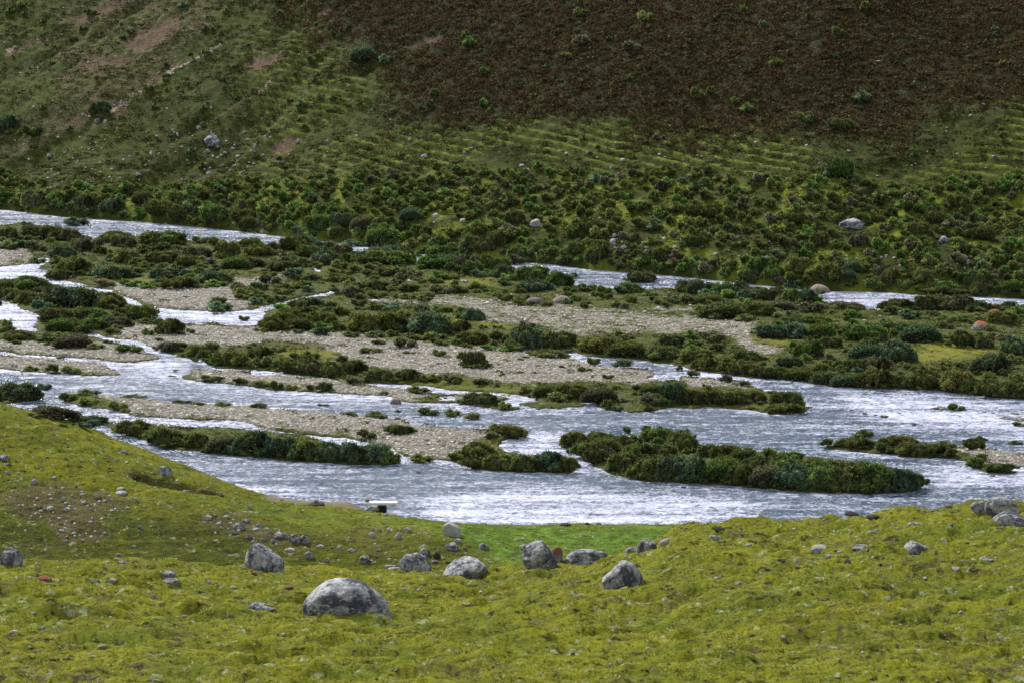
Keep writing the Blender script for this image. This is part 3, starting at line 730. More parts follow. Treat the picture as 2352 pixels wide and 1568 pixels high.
def mat_dwarf():
    k = NT("dwarf_shrub")
    c = k.ramp(k.attr('tint'), (0, (.008, .011, .004)), (.45, (.024, .032, .008)), (.75, (.058, .072, .014)), (1, (.15, .165, .04)))
    return k.done(k.mix(k.ramp(k.noise(.2, 3), (.4, 0), (.6, .6)), c, k.ramp(k.attr('tint'), (0, (.012, .009, .006)), (.6, (.040, .034, .016)), (1, (.10, .09, .045)))), None, .85)
DWARF = mat_dwarf()
def mat_blade():
    k = NT("grass_blades")
    c = k.ramp(k.attr('tint'), (0, (.050, .064, .008)), (.4, (.135, .148, .009)), (.7, (.21, .212, .012)), (.92, (.32, .29, .05)), (1, (.44, .42, .22)))
    return k.done(c, None, .8, .35)
BLADE = mat_blade()

def mat_rock(name, kind):
    k = NT(name)
    tc = k.n("ShaderNodeTexCoord").outputs['Object']
    ad = k.n("ShaderNodeVectorMath"); ad.operation = 'ADD'; k.l(tc, ad.inputs[0])
    cb = k.n("ShaderNodeCombineXYZ"); k.l(k.math('MULTIPLY', k.rand(), 40), cb.inputs[0]); k.l(k.math('MULTIPLY', k.rand(), 23), cb.inputs[1]); k.l(cb.outputs[0], ad.inputs[1])
    v = ad.outputs[0]
    n1 = k.noise(1.6, 5, .62, vec=v); n2 = k.noise(5.5, 5, .7, vec=v); n3 = k.noise(16, 4, .7, vec=v)
    base = {'grey': ((.17, .17, .185), (.31, .315, .335), (.46, .465, .48)), 'pale': ((.26, .255, .24), (.43, .42, .40), (.62, .61, .59)), 'tan': ((.16, .12, .095), (.26, .20, .16), (.36, .30, .25)),
            'orange': ((.13, .12, .12), (.24, .22, .21), (.36, .34, .32)), 'dark': ((.03, .028, .025), (.06, .055, .05), (.11, .10, .09)), 'purple': ((.12, .095, .10), (.21, .17, .175), (.32, .27, .27))}[kind]
    c = k.ramp(n2, (.28, base[0]), (.5, base[1]), (.72, base[2]))
    if kind in ('grey', 'orange'):
        c = k.mix(k.ramp(k.math('ADD', n1, k.mr(n3, .3, .7, -.08, .08)), (.45, .9), (.53, 0)), c, (.050, .053, .072))
        c = k.mix(k.ramp(k.math('ADD', n2, k.mr(n1, .3, .7, -.1, .1)), (.52, 0), (.59, .85)), c, (.52, .53, .52))
        c = k.mix(k.ramp(n3, (.62, 0), (.68, .7)), c, (.30, .35, .27))
    if kind == 'orange':
        sx = k.n("ShaderNodeSeparateXYZ"); k.l(tc, sx.inputs[0])
        top = k.math('ADD', k.mr(sx.outputs[2], -.1, .9, -.25, .3), n2)
        c = k.mix(k.ramp(top, (.55, 0), (.66, .95)), c, k.ramp(n3, (.3, (.22, .06, .03)), (.7, (.38, .15, .08))))
    if kind in ('tan', 'purple'):
        c = k.mix(k.ramp(n1, (.5, 0), (.62, .6)), c, (.42, .38, .33))
    c = k.mix(k.ramp(n3, (.26, .8), (.36, 0)), c, (.04, .038, .036))
    n4 = k.noise(38, 3, .75, vec=v)
    c = k.mix(k.ramp(n4, (.30, .75), (.42, 0)), c, (.05, .05, .055))
    c = k.mix(k.ramp(n4, (.60, 0), (.68, .55)), c, (.52, .52, .48))
    b = k.bump(n2, .7, .15); b = k.bump(n3, .8, .07, b); b = k.bump(n4, .5, .02, b)
    return k.done(c, b, .85)
ROCK = {q: mat_rock("rock_" + q, q) for q in ('grey', 'pale', 'tan', 'orange', 'dark', 'purple')}

# ------------------------------------------------------------------ plant shapes
def ico(sub):
    import bmesh
    bm = bmesh.new()
    bmesh.ops.create_icosphere(bm, subdivisions=sub, radius=1)
    V = np.array([v.co[:] for v in bm.verts]); F = np.array([[v.index for v in f.verts] for f in bm.faces])
    bm.free()
    return V, F
ICO1, ICO2, ICO3, ICO5 = ico(1), ico(2), ico(3), ico(5)

def leaves(r, C, A, ln, wd):
    """diamond leaves at C along unit axes A"""
    n = len(C)
    B = np.cross(A, r.normal(size=(n, 3))); B /= np.linalg.norm(B, axis=1, keepdims=True) + 1e-9
    L = (ln * (.7 + .6 * r.random(n)))[:, None]; W = (wd * (.7 + .6 * r.random(n)))[:, None]
    V = np.stack([C, C + A * L * .45 + B * W, C + A * L, C + A * L * .5 - B * W], 1).reshape(-1, 3)
    return V, np.arange(4 * n).reshape(n, 4)

def shrub_geo(seed, nleaf, lobes, ln, wd, spiky=0.5, flat=1.0):
    """a dome about 1 wide and .5 high on z = 0: lumps of leaves round a core darkened for inner shade"""
    r = np.random.default_rng(seed)
    cs, rs = [], []
    for i in range(lobes):
        a = r.random() * 2 * np.pi; d = .36 * np.sqrt(r.random())
        rad = r.uniform(.085, .175)
        z = max(.02, (.44 - rad) * (1 - (d / .50) ** 2) * r.uniform(.35, 1.25))
        cs.append((d * np.cos(a), d * np.sin(a) * .9, z)); rs.append(rad)
    cs = np.array(cs); rs = np.array(rs)
    w = rs ** 2; idx = r.choice(lobes, nleaf * 3, p=w / w.sum())
    D = r.normal(size=(nleaf * 3, 3)); D[:, 2] = D[:, 2] * .9 + .25; D /= np.linalg.norm(D, axis=1, keepdims=True)
    # tufts of leaves on twig ends: pull directions towards a few twig axes per lump
    tw = r.normal(size=(lobes, 26, 3)); tw[:, :, 2] = np.abs(tw[:, :, 2]) * .9 - .15; tw /= np.linalg.norm(tw, axis=2, keepdims=True)
    tj = r.integers(0, 26, nleaf * 3)
    D = D * .5 + tw[idx, tj] * .75; D /= np.linalg.norm(D, axis=1, keepdims=True)
    reach = .70 + .42 * r.random((lobes, 26))[idx, tj] + .10 * r.normal(size=nleaf * 3)
    C = cs[idx] + D * (rs[idx] * reach)[:, None] * np.array([1, 1, .92])
    keep = C[:, 2] > .0
    for j in range(lobes):
        q = np.linalg.norm((C - cs[j]) / rs[j], axis=1) < .72
        keep &= ~(q & (idx != j))
    C = C[keep][:nleaf]; D = D[keep][:nleaf]; ii = idx[keep][:nleaf]; jj = tj[keep][:nleaf]
    A = D * .8 + np.array([0, 0, spiky]) + r.normal(size=D.shape) * .75
    A /= np.linalg.norm(A, axis=1, keepdims=True)
    V, F = leaves(r, C, A, ln, wd)
    tint = np.clip(.5 + .24 * r.normal(size=len(C)) + .20 * r.normal(size=(lobes, 26))[ii, jj] + .17 * r.normal(size=lobes)[ii], 0, 1)
    ch = [(V, F, 0)]; tn = [np.repeat(tint, 4)]
    ns = max(20, nleaf // 40)                       # shoots standing proud of the crown
    pick = r.integers(0, len(C), ns * 2); pick = pick[C[pick, 2] > .12][:ns]
    per = 7
    B = C[pick][:, None, :] + (A[pick] * .5 + np.array([0, 0, .55]) + .35 * r.normal(size=(len(pick), 3)))[:, None, :] * (np.linspace(0, 1, per)[None, :, None] * r.uniform(.04, .15, len(pick))[:, None, None])
    B = B.reshape(-1, 3); AA = r.normal(size=B.shape) * .6 + np.array([0, 0, .8]); AA /= np.linalg.norm(AA, axis=1, keepdims=True)
    V2, F2 = leaves(r, B, AA, ln * .75, wd * .7)
    ch.append((V2, F2, 0)); tn.append(np.repeat(np.clip(.55 + .22 * r.normal(size=len(B)), 0, 1), 4))
    for j in range(lobes):
        cv, cf = ICO1
        vv = cv * (rs[j] * (.66 + .14 * r.random(len(cv))))[:, None] + cs[j]
        vv[:, 2] = np.maximum(vv[:, 2], -.02)
        ch.append((vv, cf, 0)); tn.append(np.full(len(vv), .12))  # dark core tint paints the shade inside the bush
    return ch, np.concatenate(tn)

def stems_geo(seed, n=9):
    r = np.random.default_rng(seed)
    ch = []
    for i in range(n):
        a = r.random() * 2 * np.pi
        p = np.array([.05 * np.cos(a), .05 * np.sin(a), -.03]); out = r.uniform(.25, .45)
        q = np.array([out * np.cos(a), out * np.sin(a) * .9, r.uniform(.25, .50)])
        m = (p + q) / 2 + np.array([.08 * np.cos(a), .08 * np.sin(a), -.03]) + r.normal(size=3) * .02
        pts = [p, (p + m) / 2 + r.normal(size=3) * .008, m, (m + q) / 2 + r.normal(size=3) * .012, q]
        rings = []
        for j, c in enumerate(pts):
            rad = .011 * (1 - j / 4.6)
            rings.append([c + rad * np.array([np.cos(t), np.sin(t), 0]) for t in (0, 1.57, 3.14, 4.71)])
        V = np.array(rings).reshape(-1, 3)
        F = np.array([[4 * j + t, 4 * j + (t + 1) % 4, 4 * j + 4 + (t + 1) % 4, 4 * j + 4 + t] for j in range(4) for t in range(4)])
        ch.append((V, F, 0))
        for b in range(3):
            c = pts[2] * (1 - b / 3) + q * (b / 3); e = c + r.normal(size=3) * .05 + np.array([.06 * np.cos(a), .06 * np.sin(a), .09])
            V = np.array([c + [.004, 0, 0], c - [.004, 0, 0], c + [0, .004, 0], e])
            ch.append((V, np.array([[0, 1, 3], [1, 2, 3], [2, 0, 3]]), 0))
    return ch

BIG, MIDS, SMALL = {}, {}, {}
geo_big = [shrub_geo(100 + i, 6000, 20 + i, .040, .0165, .15) for i in range(4)]
geo_mid = [shrub_geo(200 + i, 3000, 15 + i, .052, .022, .05) for i in range(5)]
geo_low = [shrub_geo(300 + i, 900, 9 + i % 3, .072, .030, .2) for i in range(6)]
geo_tiny = [shrub_geo(320 + i, 240, 6, .12, .050, .3) for i in range(5)]
for kk in LEAF_KEYS:
    BIG[kk] = [mesh_np("shrub_foliage", g, [LEAF[kk]], {"tint": t}) for g, t in geo_big]
    MIDS[kk] = [mesh_np("shrub_foliage", g, [LEAF[kk]], {"tint": t}) for g, t in geo_mid]
STEMS = [mesh_np("shrub_stems", stems_geo(400 + i), [TWIG]) for i in range(4)]

# ------------------------------------------------------------------ shrubs on the flats: survey sheet, then "x base_y width height kind"
SHRUBS = {
4: """170 180 90 30 O;510 205 210 60 D;60 290 150 110 M;200 270 260 100 D;330 280 280 110 M;460 285 200 90 P;60 340 200 60 D;220 345 180 60 P;400 390 230 80 D;560 360 200 90 P;640 330 160 80 P;700 385 140 60 M;
800 300 260 80 O;860 330 180 80 P;1120 320 360 100 G;1150 360 200 60 M;1380 300 160 50 M;1490 320 150 60 O;1350 395 240 80 P;850 440 230 100 M;1000 370 160 60 O;1110 440 260 80 M;1290 460 190 70 O;1400 450 180 60 P;1560 400 190 120 O;1740 330 200 70 G;1780 390 220 80 O;
1640 480 220 90 G;1700 470 240 80 P;1880 350 120 60 P;2080 340 260 100 D;2120 400 200 90 G;2050 460 150 80 M;1950 500 250 80 M;2250 450 230 100 D;2040 540 220 60 D;2330 480 150 70 O;1850 580 180 60 P;2150 560 150 50 P;2300 570 200 60 O;2100 610 190 50 O;
500 520 260 110 O;400 550 190 70 M;250 470 150 40 M;390 440 130 40 O;760 545 280 100 D;930 530 200 60 M;1130 550 220 80 D;1450 575 280 80 D;1090 580 100 50 D;1230 620 280 70 O;1480 605 200 50 G;700 600 200 50 P;900 600 180 50 G;1020 615 200 40 G;1640 630 120 60 O;1770 630 150 60 D;1660 690 120 40 O;1830 690 120 40 O;1940 650 180 40 M;
40 640 180 90 M;210 620 340 90 G;60 690 200 80 M;170 720 210 90 O;470 745 430 155 D;280 770 180 70 D;770 730 210 90 O;730 750 200 70 O;380 850 260 110 M;600 830 300 80 G;640 890 220 80 G;430 910 230 90 G;800 880 240 70 P;960 830 240 110 G;560 905 200 60 M;760 925 140 40 O;840 800 160 50 O;1030 790 120 60 P;
40 880 90 55 M;55 895 60 40 P;-10 760 50 45 D;1505 768 200 62 D;1520 738 190 60 O;1170 930 220 110 O;1010 935 110 50 M;1310 920 80 35 M;1010 860 170 40 O;1675 868 90 38 M;1520 872 80 15 G;
130 970 240 60 O;320 975 170 50 M;520 1020 300 90 P;650 1030 150 40 M;740 990 80 25 O;875 1052 220 52 G;1180 1045 220 70 P;1090 975 80 25 O;100 995 100 30 M;
1340 1080 200 80 O;1470 1050 180 60 M;1420 1100 160 60 O;1590 1145 290 105 O;1790 1090 200 80 M;1780 1150 130 60 O;1860 1150 150 70 M;1910 1050 120 40 P;2030 1110 120 60 O;2130 1100 160 60 M;2000 1200 200 80 M;2150 1220 220 100 P;2290 1230 180 110 M;
1335 1155 80 28 P;1450 1260 190 40 M;1640 1275 140 45 M;1790 1285 170 40 O;1900 1298 110 52 M;2000 1305 110 35 M;2130 1310 90 40 O;2250 1328 180 58 M;
130 1382 345 128 D;-40 1390 180 120 M;210 1185 130 35 M;370 1208 130 58 M;480 1215 150 47 M;460 1388 140 52 M;600 1345 200 38 M;600 1412 170 48 O;800 1452 160 52 O;860 1497 100 32 O;900 1365 200 22 M;1240 1402 170 24 M;1380 1417 110 24 M;1530 1423 150 30 M;1760 1432 170 32 M;2220 1457 90 16 M;360 1500 370 92 P;600 1567 320 80 D;
1180 1255 60 14 M;1700 1190 60 14 O;2100 760 280 80 D;1930 775 160 60 G;2050 815 260 70 O;2200 795 180 60 M;1950 855 200 80 O;1880 905 230 90 O;2080 895 220 80 M;2240 865 200 90 O;2330 800 160 70 M;2050 922 90 32 D;2230 937 170 57 D;2310 905 140 70 M;2180 835 150 60 G;2310 655 110 50 D;1870 720 90 34 O""",
5: """60 350 160 50 D;40 440 110 70 G;180 350 200 40 D;310 330 120 40 G;280 442 420 100 G;360 440 240 60 M;660 420 320 80 G;700 482 330 92 G;570 470 120 80 G;900 522 170 112 G;1000 480 180 70 G;1110 540 200 100 D;1180 470 160 70 P;1320 557 260 102 G;1500 602 200 112 G;1340 632 260 82 D;1220 650 100 60 O;1120 600 110 40 M;190 530 140 50 M;300 530 150 60 P;410 555 110 50 P;500 530 140 50 P;660 550 160 50 G;740 552 180 36 O;40 580 110 45 O;230 622 220 72 M;70 672 170 82 P;470 640 180 50 M;680 652 210 62 P;790 600 80 45 O;950 612 110 36 M;560 700 140 40 O;240 680 150 40 M;450 690 160 40 M;1070 667 100 30 O;1680 632 200 50 M;1970 642 200 72 G;2060 602 220 82 P;1260 733 150 42 O;1665 752 60 52 O;1430 737 130 26 M;
120 912 260 130 O;330 905 270 135 O;580 932 350 160 D;320 767 170 42 D;570 777 160 46 D;890 832 185 84 D;820 920 160 90 O;970 892 80 32 O;1070 887 90 26 M;60 948 150 42 M;220 952 170 42 M;900 1002 250 92 O;1280 1025 250 145 D;1500 1032 280 122 M;1090 982 180 72 M;640 962 200 52 M;500 972 200 42 O;1000 1037 150 42 G;1160 1047 180 52 G;
240 997 140 32 O;430 1022 190 66 P;190 1057 200 34 O;460 1062 100 22 O;670 1077 110 46 O;195 1092 50 19 O;840 1102 110 56 O;905 1150 180 115 P;910 1158 270 42 M;1230 1105 50 20 M;1110 1212 55 22 M;1530 1157 70 19 M;1670 1182 120 30 O;1340 1194 50 13 O;1240 1194 50 13 O;1830 1232 100 32 O;1730 1227 30 16 G;
1810 1062 360 112 O;2000 1082 300 102 O;2200 1102 280 92 M;2280 1022 200 92 D;1420 1087 320 52 M;1730 1137 112 57 M;1960 1162 205 64 D;2330 1212 50 42 P;
80 1202 220 92 M;70 1267 180 52 P;270 1257 200 84 M;450 1247 200 74 M;640 1247 120 47 O;740 1257 100 52 P;790 1272 80 42 M;950 1277 200 47 M;1080 1287 50 22 M;520 1332 180 52 O;960 1413 265 84 M;1120 1452 110 54 O;1400 1352 170 82 M;1260 1332 100 42 O;1380 1277 80 27 O;1590 1362 250 94 O;1800 1402 280 104 P;1500 1397 220 54 M;1900 1307 140 32 M;2150 1352 180 82 M;2280 1402 200 142 D;2130 1412 180 62 P;1840 1442 110 62 O;1900 1462 90 32 D;2110 1462 80 47 O;2230 1422 130 52 G;
60 1492 120 37 M;230 1502 170 47 M;390 1497 50 18 D;590 1527 170 47 O;760 1532 140 52 M;920 1557 160 50 O;290 1350 70 22 M;1310 1390 80 26 P""",
6: """50 720 180 60 P;170 680 180 60 D;60 642 220 72 M;200 722 250 72 M;330 682 200 62 G;470 692 200 72 D;640 702 250 92 P;780 642 180 62 D;850 702 180 82 G;940 710 120 40 G;300 822 360 112 M;500 802 300 92 O;700 762 220 62 P;860 772 200 62 P;1100 757 290 52 P;1480 762 280 72 M;1750 762 280 102 P;1900 742 250 82 M;1800 692 400 42 O;2050 762 200 62 M;2270 742 180 36 D;2300 792 120 62 G;750 812 110 42 P;1160 812 130 52 O;1560 822 200 62 D;2210 862 220 92 O;1450 792 180 52 M;
610 955 230 105 D;760 955 230 115 D;980 965 230 115 G;900 855 270 55 G;1250 975 330 115 G;1420 932 240 92 D;1660 982 330 125 D;1930 1017 190 112 M;2090 1022 150 92 P;1810 892 120 52 P;870 1085 230 115 G;1020 1022 180 82 M;1280 1115 270 135 D;1480 1122 290 145 D;2300 1072 220 122 D;1150 1172 230 75 M;1330 1174 250 95 P;2130 1202 310 132 D;2280 1132 150 72 M;1800 1162 110 52 M;1660 1177 70 47 M;2110 1242 110 42 O;2280 1232 100 37 O;840 1117 100 62 G;1010 1132 120 72 P;730 1152 200 74 D;400 1112 280 82 M;50 952 110 52 G;200 982 200 62 P;100 1022 200 52 M;250 1047 160 52 M;100 1112 260 82 O;150 1182 200 82 O;320 1192 170 72 O;450 1212 260 82 O;620 1232 230 82 O;830 1252 240 82 O;1000 1272 230 92 M;1150 1292 240 92 D;1330 1302 300 132 O;1500 1292 200 92 M;1680 1312 260 122 O;1880 1325 300 155 O;2110 1352 230 112 M;2260 1378 250 114 M;970 1192 180 62 O;2400 1385 250 110 M;
60 1222 130 52 P;310 1262 130 57 P;415 1282 110 37 M;160 1292 80 27 O;60 1412 180 114 M;200 1412 200 104 M;340 1412 240 94 M;500 1392 180 82 O;715 1412 230 88 M;710 1477 300 62 O;440 1402 90 42 P;460 1442 80 27 O;1880 1487 140 47 G;1380 1535 60 22 M;2290 1557 100 20 M""",
7: """740 230 220 90 O;900 262 250 122 M;1080 267 150 92 M;1250 302 200 102 P;1400 322 240 142 D;1560 327 220 132 D;1700 337 200 122 M;1830 347 180 112 D""",
8: """60 357 200 132 D;180 362 200 122 D;280 362 110 72 M;435 380 162 47 M;315 190 172 57 M;135 217 130 44 O;860 167 110 37 O;930 212 180 67 O;980 217 120 62 M;830 217 80 32 P;620 347 120 42 O;770 322 220 84 O;740 382 160 64 M;880 392 200 84 O;1010 402 210 104 M;1150 410 230 114 D;1260 402 120 84 O;690 312 70 32 M;790 282 160 32 O;
1290 255 160 80 O;1440 235 180 64 M;1580 215 45 52 M;1480 295 200 92 O;1600 275 170 82 M;1750 245 210 95 G;1860 255 150 92 M;1350 322 180 82 M;1430 352 200 102 P;1560 405 180 112 O;1650 335 200 92 G;1780 335 200 92 M;1720 445 220 132 M;1850 458 210 142 D""",
9: """30 295 140 105 G;150 315 160 72 M;250 335 200 92 O;360 345 180 82 M;470 325 120 62 G;600 345 170 62 G;720 410 180 82 M;60 467 200 142 D;200 465 200 132 G;340 482 220 142 M;480 487 220 132 P;620 502 240 152 D;760 508 220 142 G;900 517 240 152 M;1050 518 260 182 G;1180 517 240 152 D;1270 500 150 115 M;420 405 240 92 M;560 415 240 102 G;800 435 240 102 G;950 425 200 102 O;250 405 200 92 G;
810 264 112 42 M;960 275 240 62 O;1000 242 120 42 M;1110 302 102 52 M;1200 274 250 67 O;1260 312 220 72 M;1400 325 200 57 O;1500 334 120 47 O;1450 267 130 42 M;1615 272 142 62 M;1670 337 132 37 O;1640 390 150 57 M;1760 410 190 47 M;1840 282 80 22 O""",
0: """838 147 66 36 D;885 150 40 22 D;712 150 30 18 M;1076 110 34 24 G;1930 412 66 50 G;232 265 50 30 D;15 310 60 40 D;70 318 55 26 M;690 250 28 18 D;735 230 26 15 M;1980 238 44 26 D;1780 155 38 20 M;1956 22 0 0 M;1450 122 50 22 P;1340 110 54 24 P;1715 262 36 22 G;1112 175 26 18 G;1108 250 28 22 G;990 250 26 18 G;1000 226 30 18 M;1600 232 34 28 O;2125 610 0 0 M;420 20 30 14 D;640 8 40 14 M;205 40 40 16 M;50 18 34 12 M;340 210 26 14 M;1480 52 44 22 O;1330 40 36 20 O;1990 32 36 24 O;1925 85 36 20 M;1635 220 30 18 O;1850 290 50 26 M;1930 300 66 26 M;1690 240 30 16 M"""
}
shr = []
fringe = []
R = np.random.default_rng(7)
for k, s in SHRUBS.items():
    for e in s.replace("\n", "").split(";"):
        a = e.split()
        if len(a) < 5 or float(a[2]) < 1:
            continue
        x, y = zc(k, float(a[0]), float(a[1])); f = ZO[k][2]
        w, h = float(a[2]) * f, float(a[3]) * f
        if k in (7, 8, 9) and h > 38:
            fringe += [[x + R.uniform(-.5, .5) * w, y + R.uniform(-3, 2), w * R.uniform(.25, .5), h * R.uniform(.25, .45), a[4] if R.random() < .5 else 'O', .9] for _ in range(5)]
            y -= 4; h *= .88
        shr.append([x, y, w, h, a[4], 1.0 if k else .8])
# the scrub belt at the foot of the far slope
bpts = []
def belt_kind(x, y, q):
    if x < 420:
        return 'D' if q < .12 else 'M' if q < .42 else 'G' if q < .82 else 'O'
    if x < 1000:
        return 'G' if q < .46 else 'D' if q < .50 else 'O' if q < .86 else 'M' if q < .96 else 'P'
    return 'G' if q < .28 else 'D' if q < .32 else 'O' if q < .70 else 'M' if q < .88 else 'P'
for t in range(12000):
    x = R.uniform(-40, 2392); y = R.uniform(395, 720)
    base = np.interp(x, [p[0] for p in FAR_TOP], [p[1] for p in FAR_TOP]) + 2
    if y > base or samp(belt, x, y) < .5:
        continue
    near = (base - y)
    dens = 1.0 if near < 45 else (.9 if x < 640 else .75 * (1 - .75 * sstep(70, 250, near)) + .1)
    if samp(rubble, x, y) > .5:
        dens *= .22
    if noise(x * .012, y * .03, 91) > .28:
        dens *= .5
    if R.random() > dens:
        continue
    w = R.uniform(28, 60) * (1.25 if near < 50 and x < 700 else 1.0) * (.72 + .28 * sstep(390, 560, y))
    if near < 40:
        w *= 1.15
    if any((x - b[0]) ** 2 / (w * .36 + b[2] * .36) ** 2 + (y - b[1]) ** 2 / (w * .15 + b[2] * .15) ** 2 < 1 for b in bpts):
        continue
    # leave the big hillside boulders and rock fall clear
    if any(abs(x - bx) < bw and -4 < y - by < 44 for bx, by, bw in ((1960, 524, 48), (1231, 520, 26), (1003, 500, 30), (1885, 668, 44), (2172, 558, 24), (2224, 607, 24), (300, 460, 18), (1406, 560, 22), (1062, 512, 20))):
        continue
    bpts.append([x, y, w, w * R.uniform(.42, .62), belt_kind(x, y, R.random()), .9])
shr += bpts
# lesser scrub: dark bushes dotted over the slope, and filling the flats
for t in range(420):
    x, y = R.uniform(-20, 2372), R.uniform(-30, 400)
    if samp(soil_s, x, y) > .45 or R.random() > (.55 if x < 800 else .25):
        continue
    w = R.uniform(9, 24)
    shr.append([x, y, w, w * R.uniform(.5, .75), str(R.choice(['M', 'M', 'O', 'D', 'G', 'P'])), .9])
for t in range(2600):
    x, y = R.uniform(-20, 2372), R.uniform(500, 930)
    if y < np.interp(x, [p[0] for p in FAR_TOP], [p[1] for p in FAR_TOP]) + 24 or samp(land_w, x, y) < .80 or samp(gravel_s, x, y) > .25 or samp(mead_s, x, y) > .25 or noise(x * .015, y * .03, 97) > .25:
        continue
    w = R.uniform(18, 46)
    shr.append([x, y, w, w * R.uniform(.28, .48), str(R.choice(['M', 'O', 'D', 'G', 'P'], p=[.3, .3, .14, .14, .12])), .9])
# tall scrub on the flats' far edge, standing in front of the far channel
fbx, fby = [p[0] for p in far_bot][::-1], [p[1] for p in far_bot][::-1]
for x0, x1 in ((655, 800), (850, 940), (985, 1175), (1560, 1870), (2115, 2240)):
    x = x0 + 12
    while x < x1:
        w = R.uniform(44, 66)
        shr.append([x, np.interp(x, fbx, fby) + R.uniform(6, 12), w, R.uniform(30, 38), str(R.choice(['M', 'D', 'G', 'O', 'P'])), .8])
        x += w * .55
shr.sort(key=lambda e: -e[2] * e[3])
N_OWN = 292
own, rest = shr[:N_OWN], shr[N_OWN:] + fringe
for e in own:                                           # runners and seedlings round the big ones
    for j in range(int(2 + e[2] / 18)):
        f = R.uniform(.16, .42)
        rest.append([e[0] + R.uniform(-.55, .55) * e[2], e[1] + R.uniform(-.30, .05) * e[3], e[2] * f, e[3] * f * R.uniform(.7, 1.2), e[4] if R.random() < .45 else str(R.choice(LEAF_KEYS)), .9])
pos_own = place([e[0] for e in own], [e[1] - 1 for e in own])
pos_rest = place([e[0] for e in rest], [e[1] - 1 for e in rest])

LANDMARKS = [
    (1885, 660, "the tan channel boulder"), (1260, 695, "the two pinkish boulders"), (907, 922, "the brown river boulder"), (2270, 735, "the two orange topped boulders"),
    (1957, 515, "the big grey slope boulder"), (1560, 1060, "the big islet's near end"), (1950, 1090, "the big islet's far tip"), (1750, 1060, "the big islet's middle"), (400, 1020, "the long shrub strip's start"), (760, 1040, "the long shrub strip's end"), (1200, 1050, "the mossy bar end"),
    (1000, 820, "the wide pebble bar"), (400, 690, "the curved pebble bank"), (480, 735, "the calm side pool"), (560, 955, "the long midriver bar"),
    (100, 500, "the far channel's upper reach"), (400, 535, "the far channel's bend"), (1400, 640, "the far channel's open gap"), (970, 590, "the far channel's narrow glimpse"), (1930, 392, "the lone slope bush"),
    (1500, 560, "the rock fall"), (1860, 600, "the lower rubble band"), (2180, 600, "the rubble gully"), (1231, 515, "the white slope boulder"), (655, 325, "the lower red scar"), (970, 92, "the upper red scar"), (250, 235, "the pale gully"),
    (1690, 760, "the grassy pebble flat"), (1330, 770, "the stony flat's middle"), (130, 640, "the small left channel"), (250, 850, "the thin left channel"), (2100, 960, "the thin river bars"), (2100, 1015, "the small right islet"),
    (2150, 810, "the mossy clearing"), (1450, 850, "the narrow side channel"), (2000, 880, "the right cut bank"), (1700, 920, "the grassy point"), (800, 680, "the mid flat's pebble spit"), (40, 900, "the left edge islet"), (640, 830, "the mossy river lawn"), (700, 560, "the foot of the far slope"),
    (1000, 500, "the speckled slope boulder"), (300, 440, "the little landslip"), (600, 620, "the shallow pools"), (620, 470, "the leafy left thicket"), (1750, 480, "the upper thicket"), (2300, 500, "the right thicket"), (1350, 440, "the middle thicket"), (960, 440, "the sunny thicket"),
    (790, 1365, "the big dome boulder"), (600, 1280, "the leaning spur boulder"), (1240, 1265, "the split peaked boulder"), (1430, 1325, "the pointed slope boulder"), (1350, 1285, "the long flat boulder"), (950, 1295, "the cracked gully boulder"), (1068, 1308, "the low humped boulder"),
    (2300, 1175, "the ridge outcrop"), (2105, 1258, "the sunken slope boulder"), (1490, 1250, "the mossy saddle boulder"), (875, 1155, "the white jetty"), (1036, 1215, "the pale egg boulder"), (375, 1080, "the leaning spur slab"), (150, 1140, "the stony spur patch"), (600, 1220, "the spur's rock row"), (100, 1325, "the orange turf rock"), (390, 1320, "the near stone pair"), (600, 1392, "the long turf slab"), (25, 1275, "the left edge boulder"), (1840, 1260, "the pale flat slope stones"), (200, 1400, "the open near turf"), (1300, 1450, "the bare near slope"), (485, 325, "the tilted slope slab"), (975, 355, "the pale slope block"),
]
COLW = {'D': "blue green", 'M': "dark green", 'G': "fresh green", 'O': "olive", 'P': "brownish", 'grey': "grey", 'pale': "pale", 'tan': "tan", 'orange': "orange lichened", 'dark': "dark", 'purple': "purplish"}
ORD = ["leftmost", "second", "third", "fourth", "fifth", "sixth", "seventh", "eighth", "ninth", "tenth", "eleventh", "twelfth"]
NUMW = ["", "", "two", "three", "four", "five", "six", "seven", "eight", "nine", "ten", "eleven", "twelve", "thirteen"]

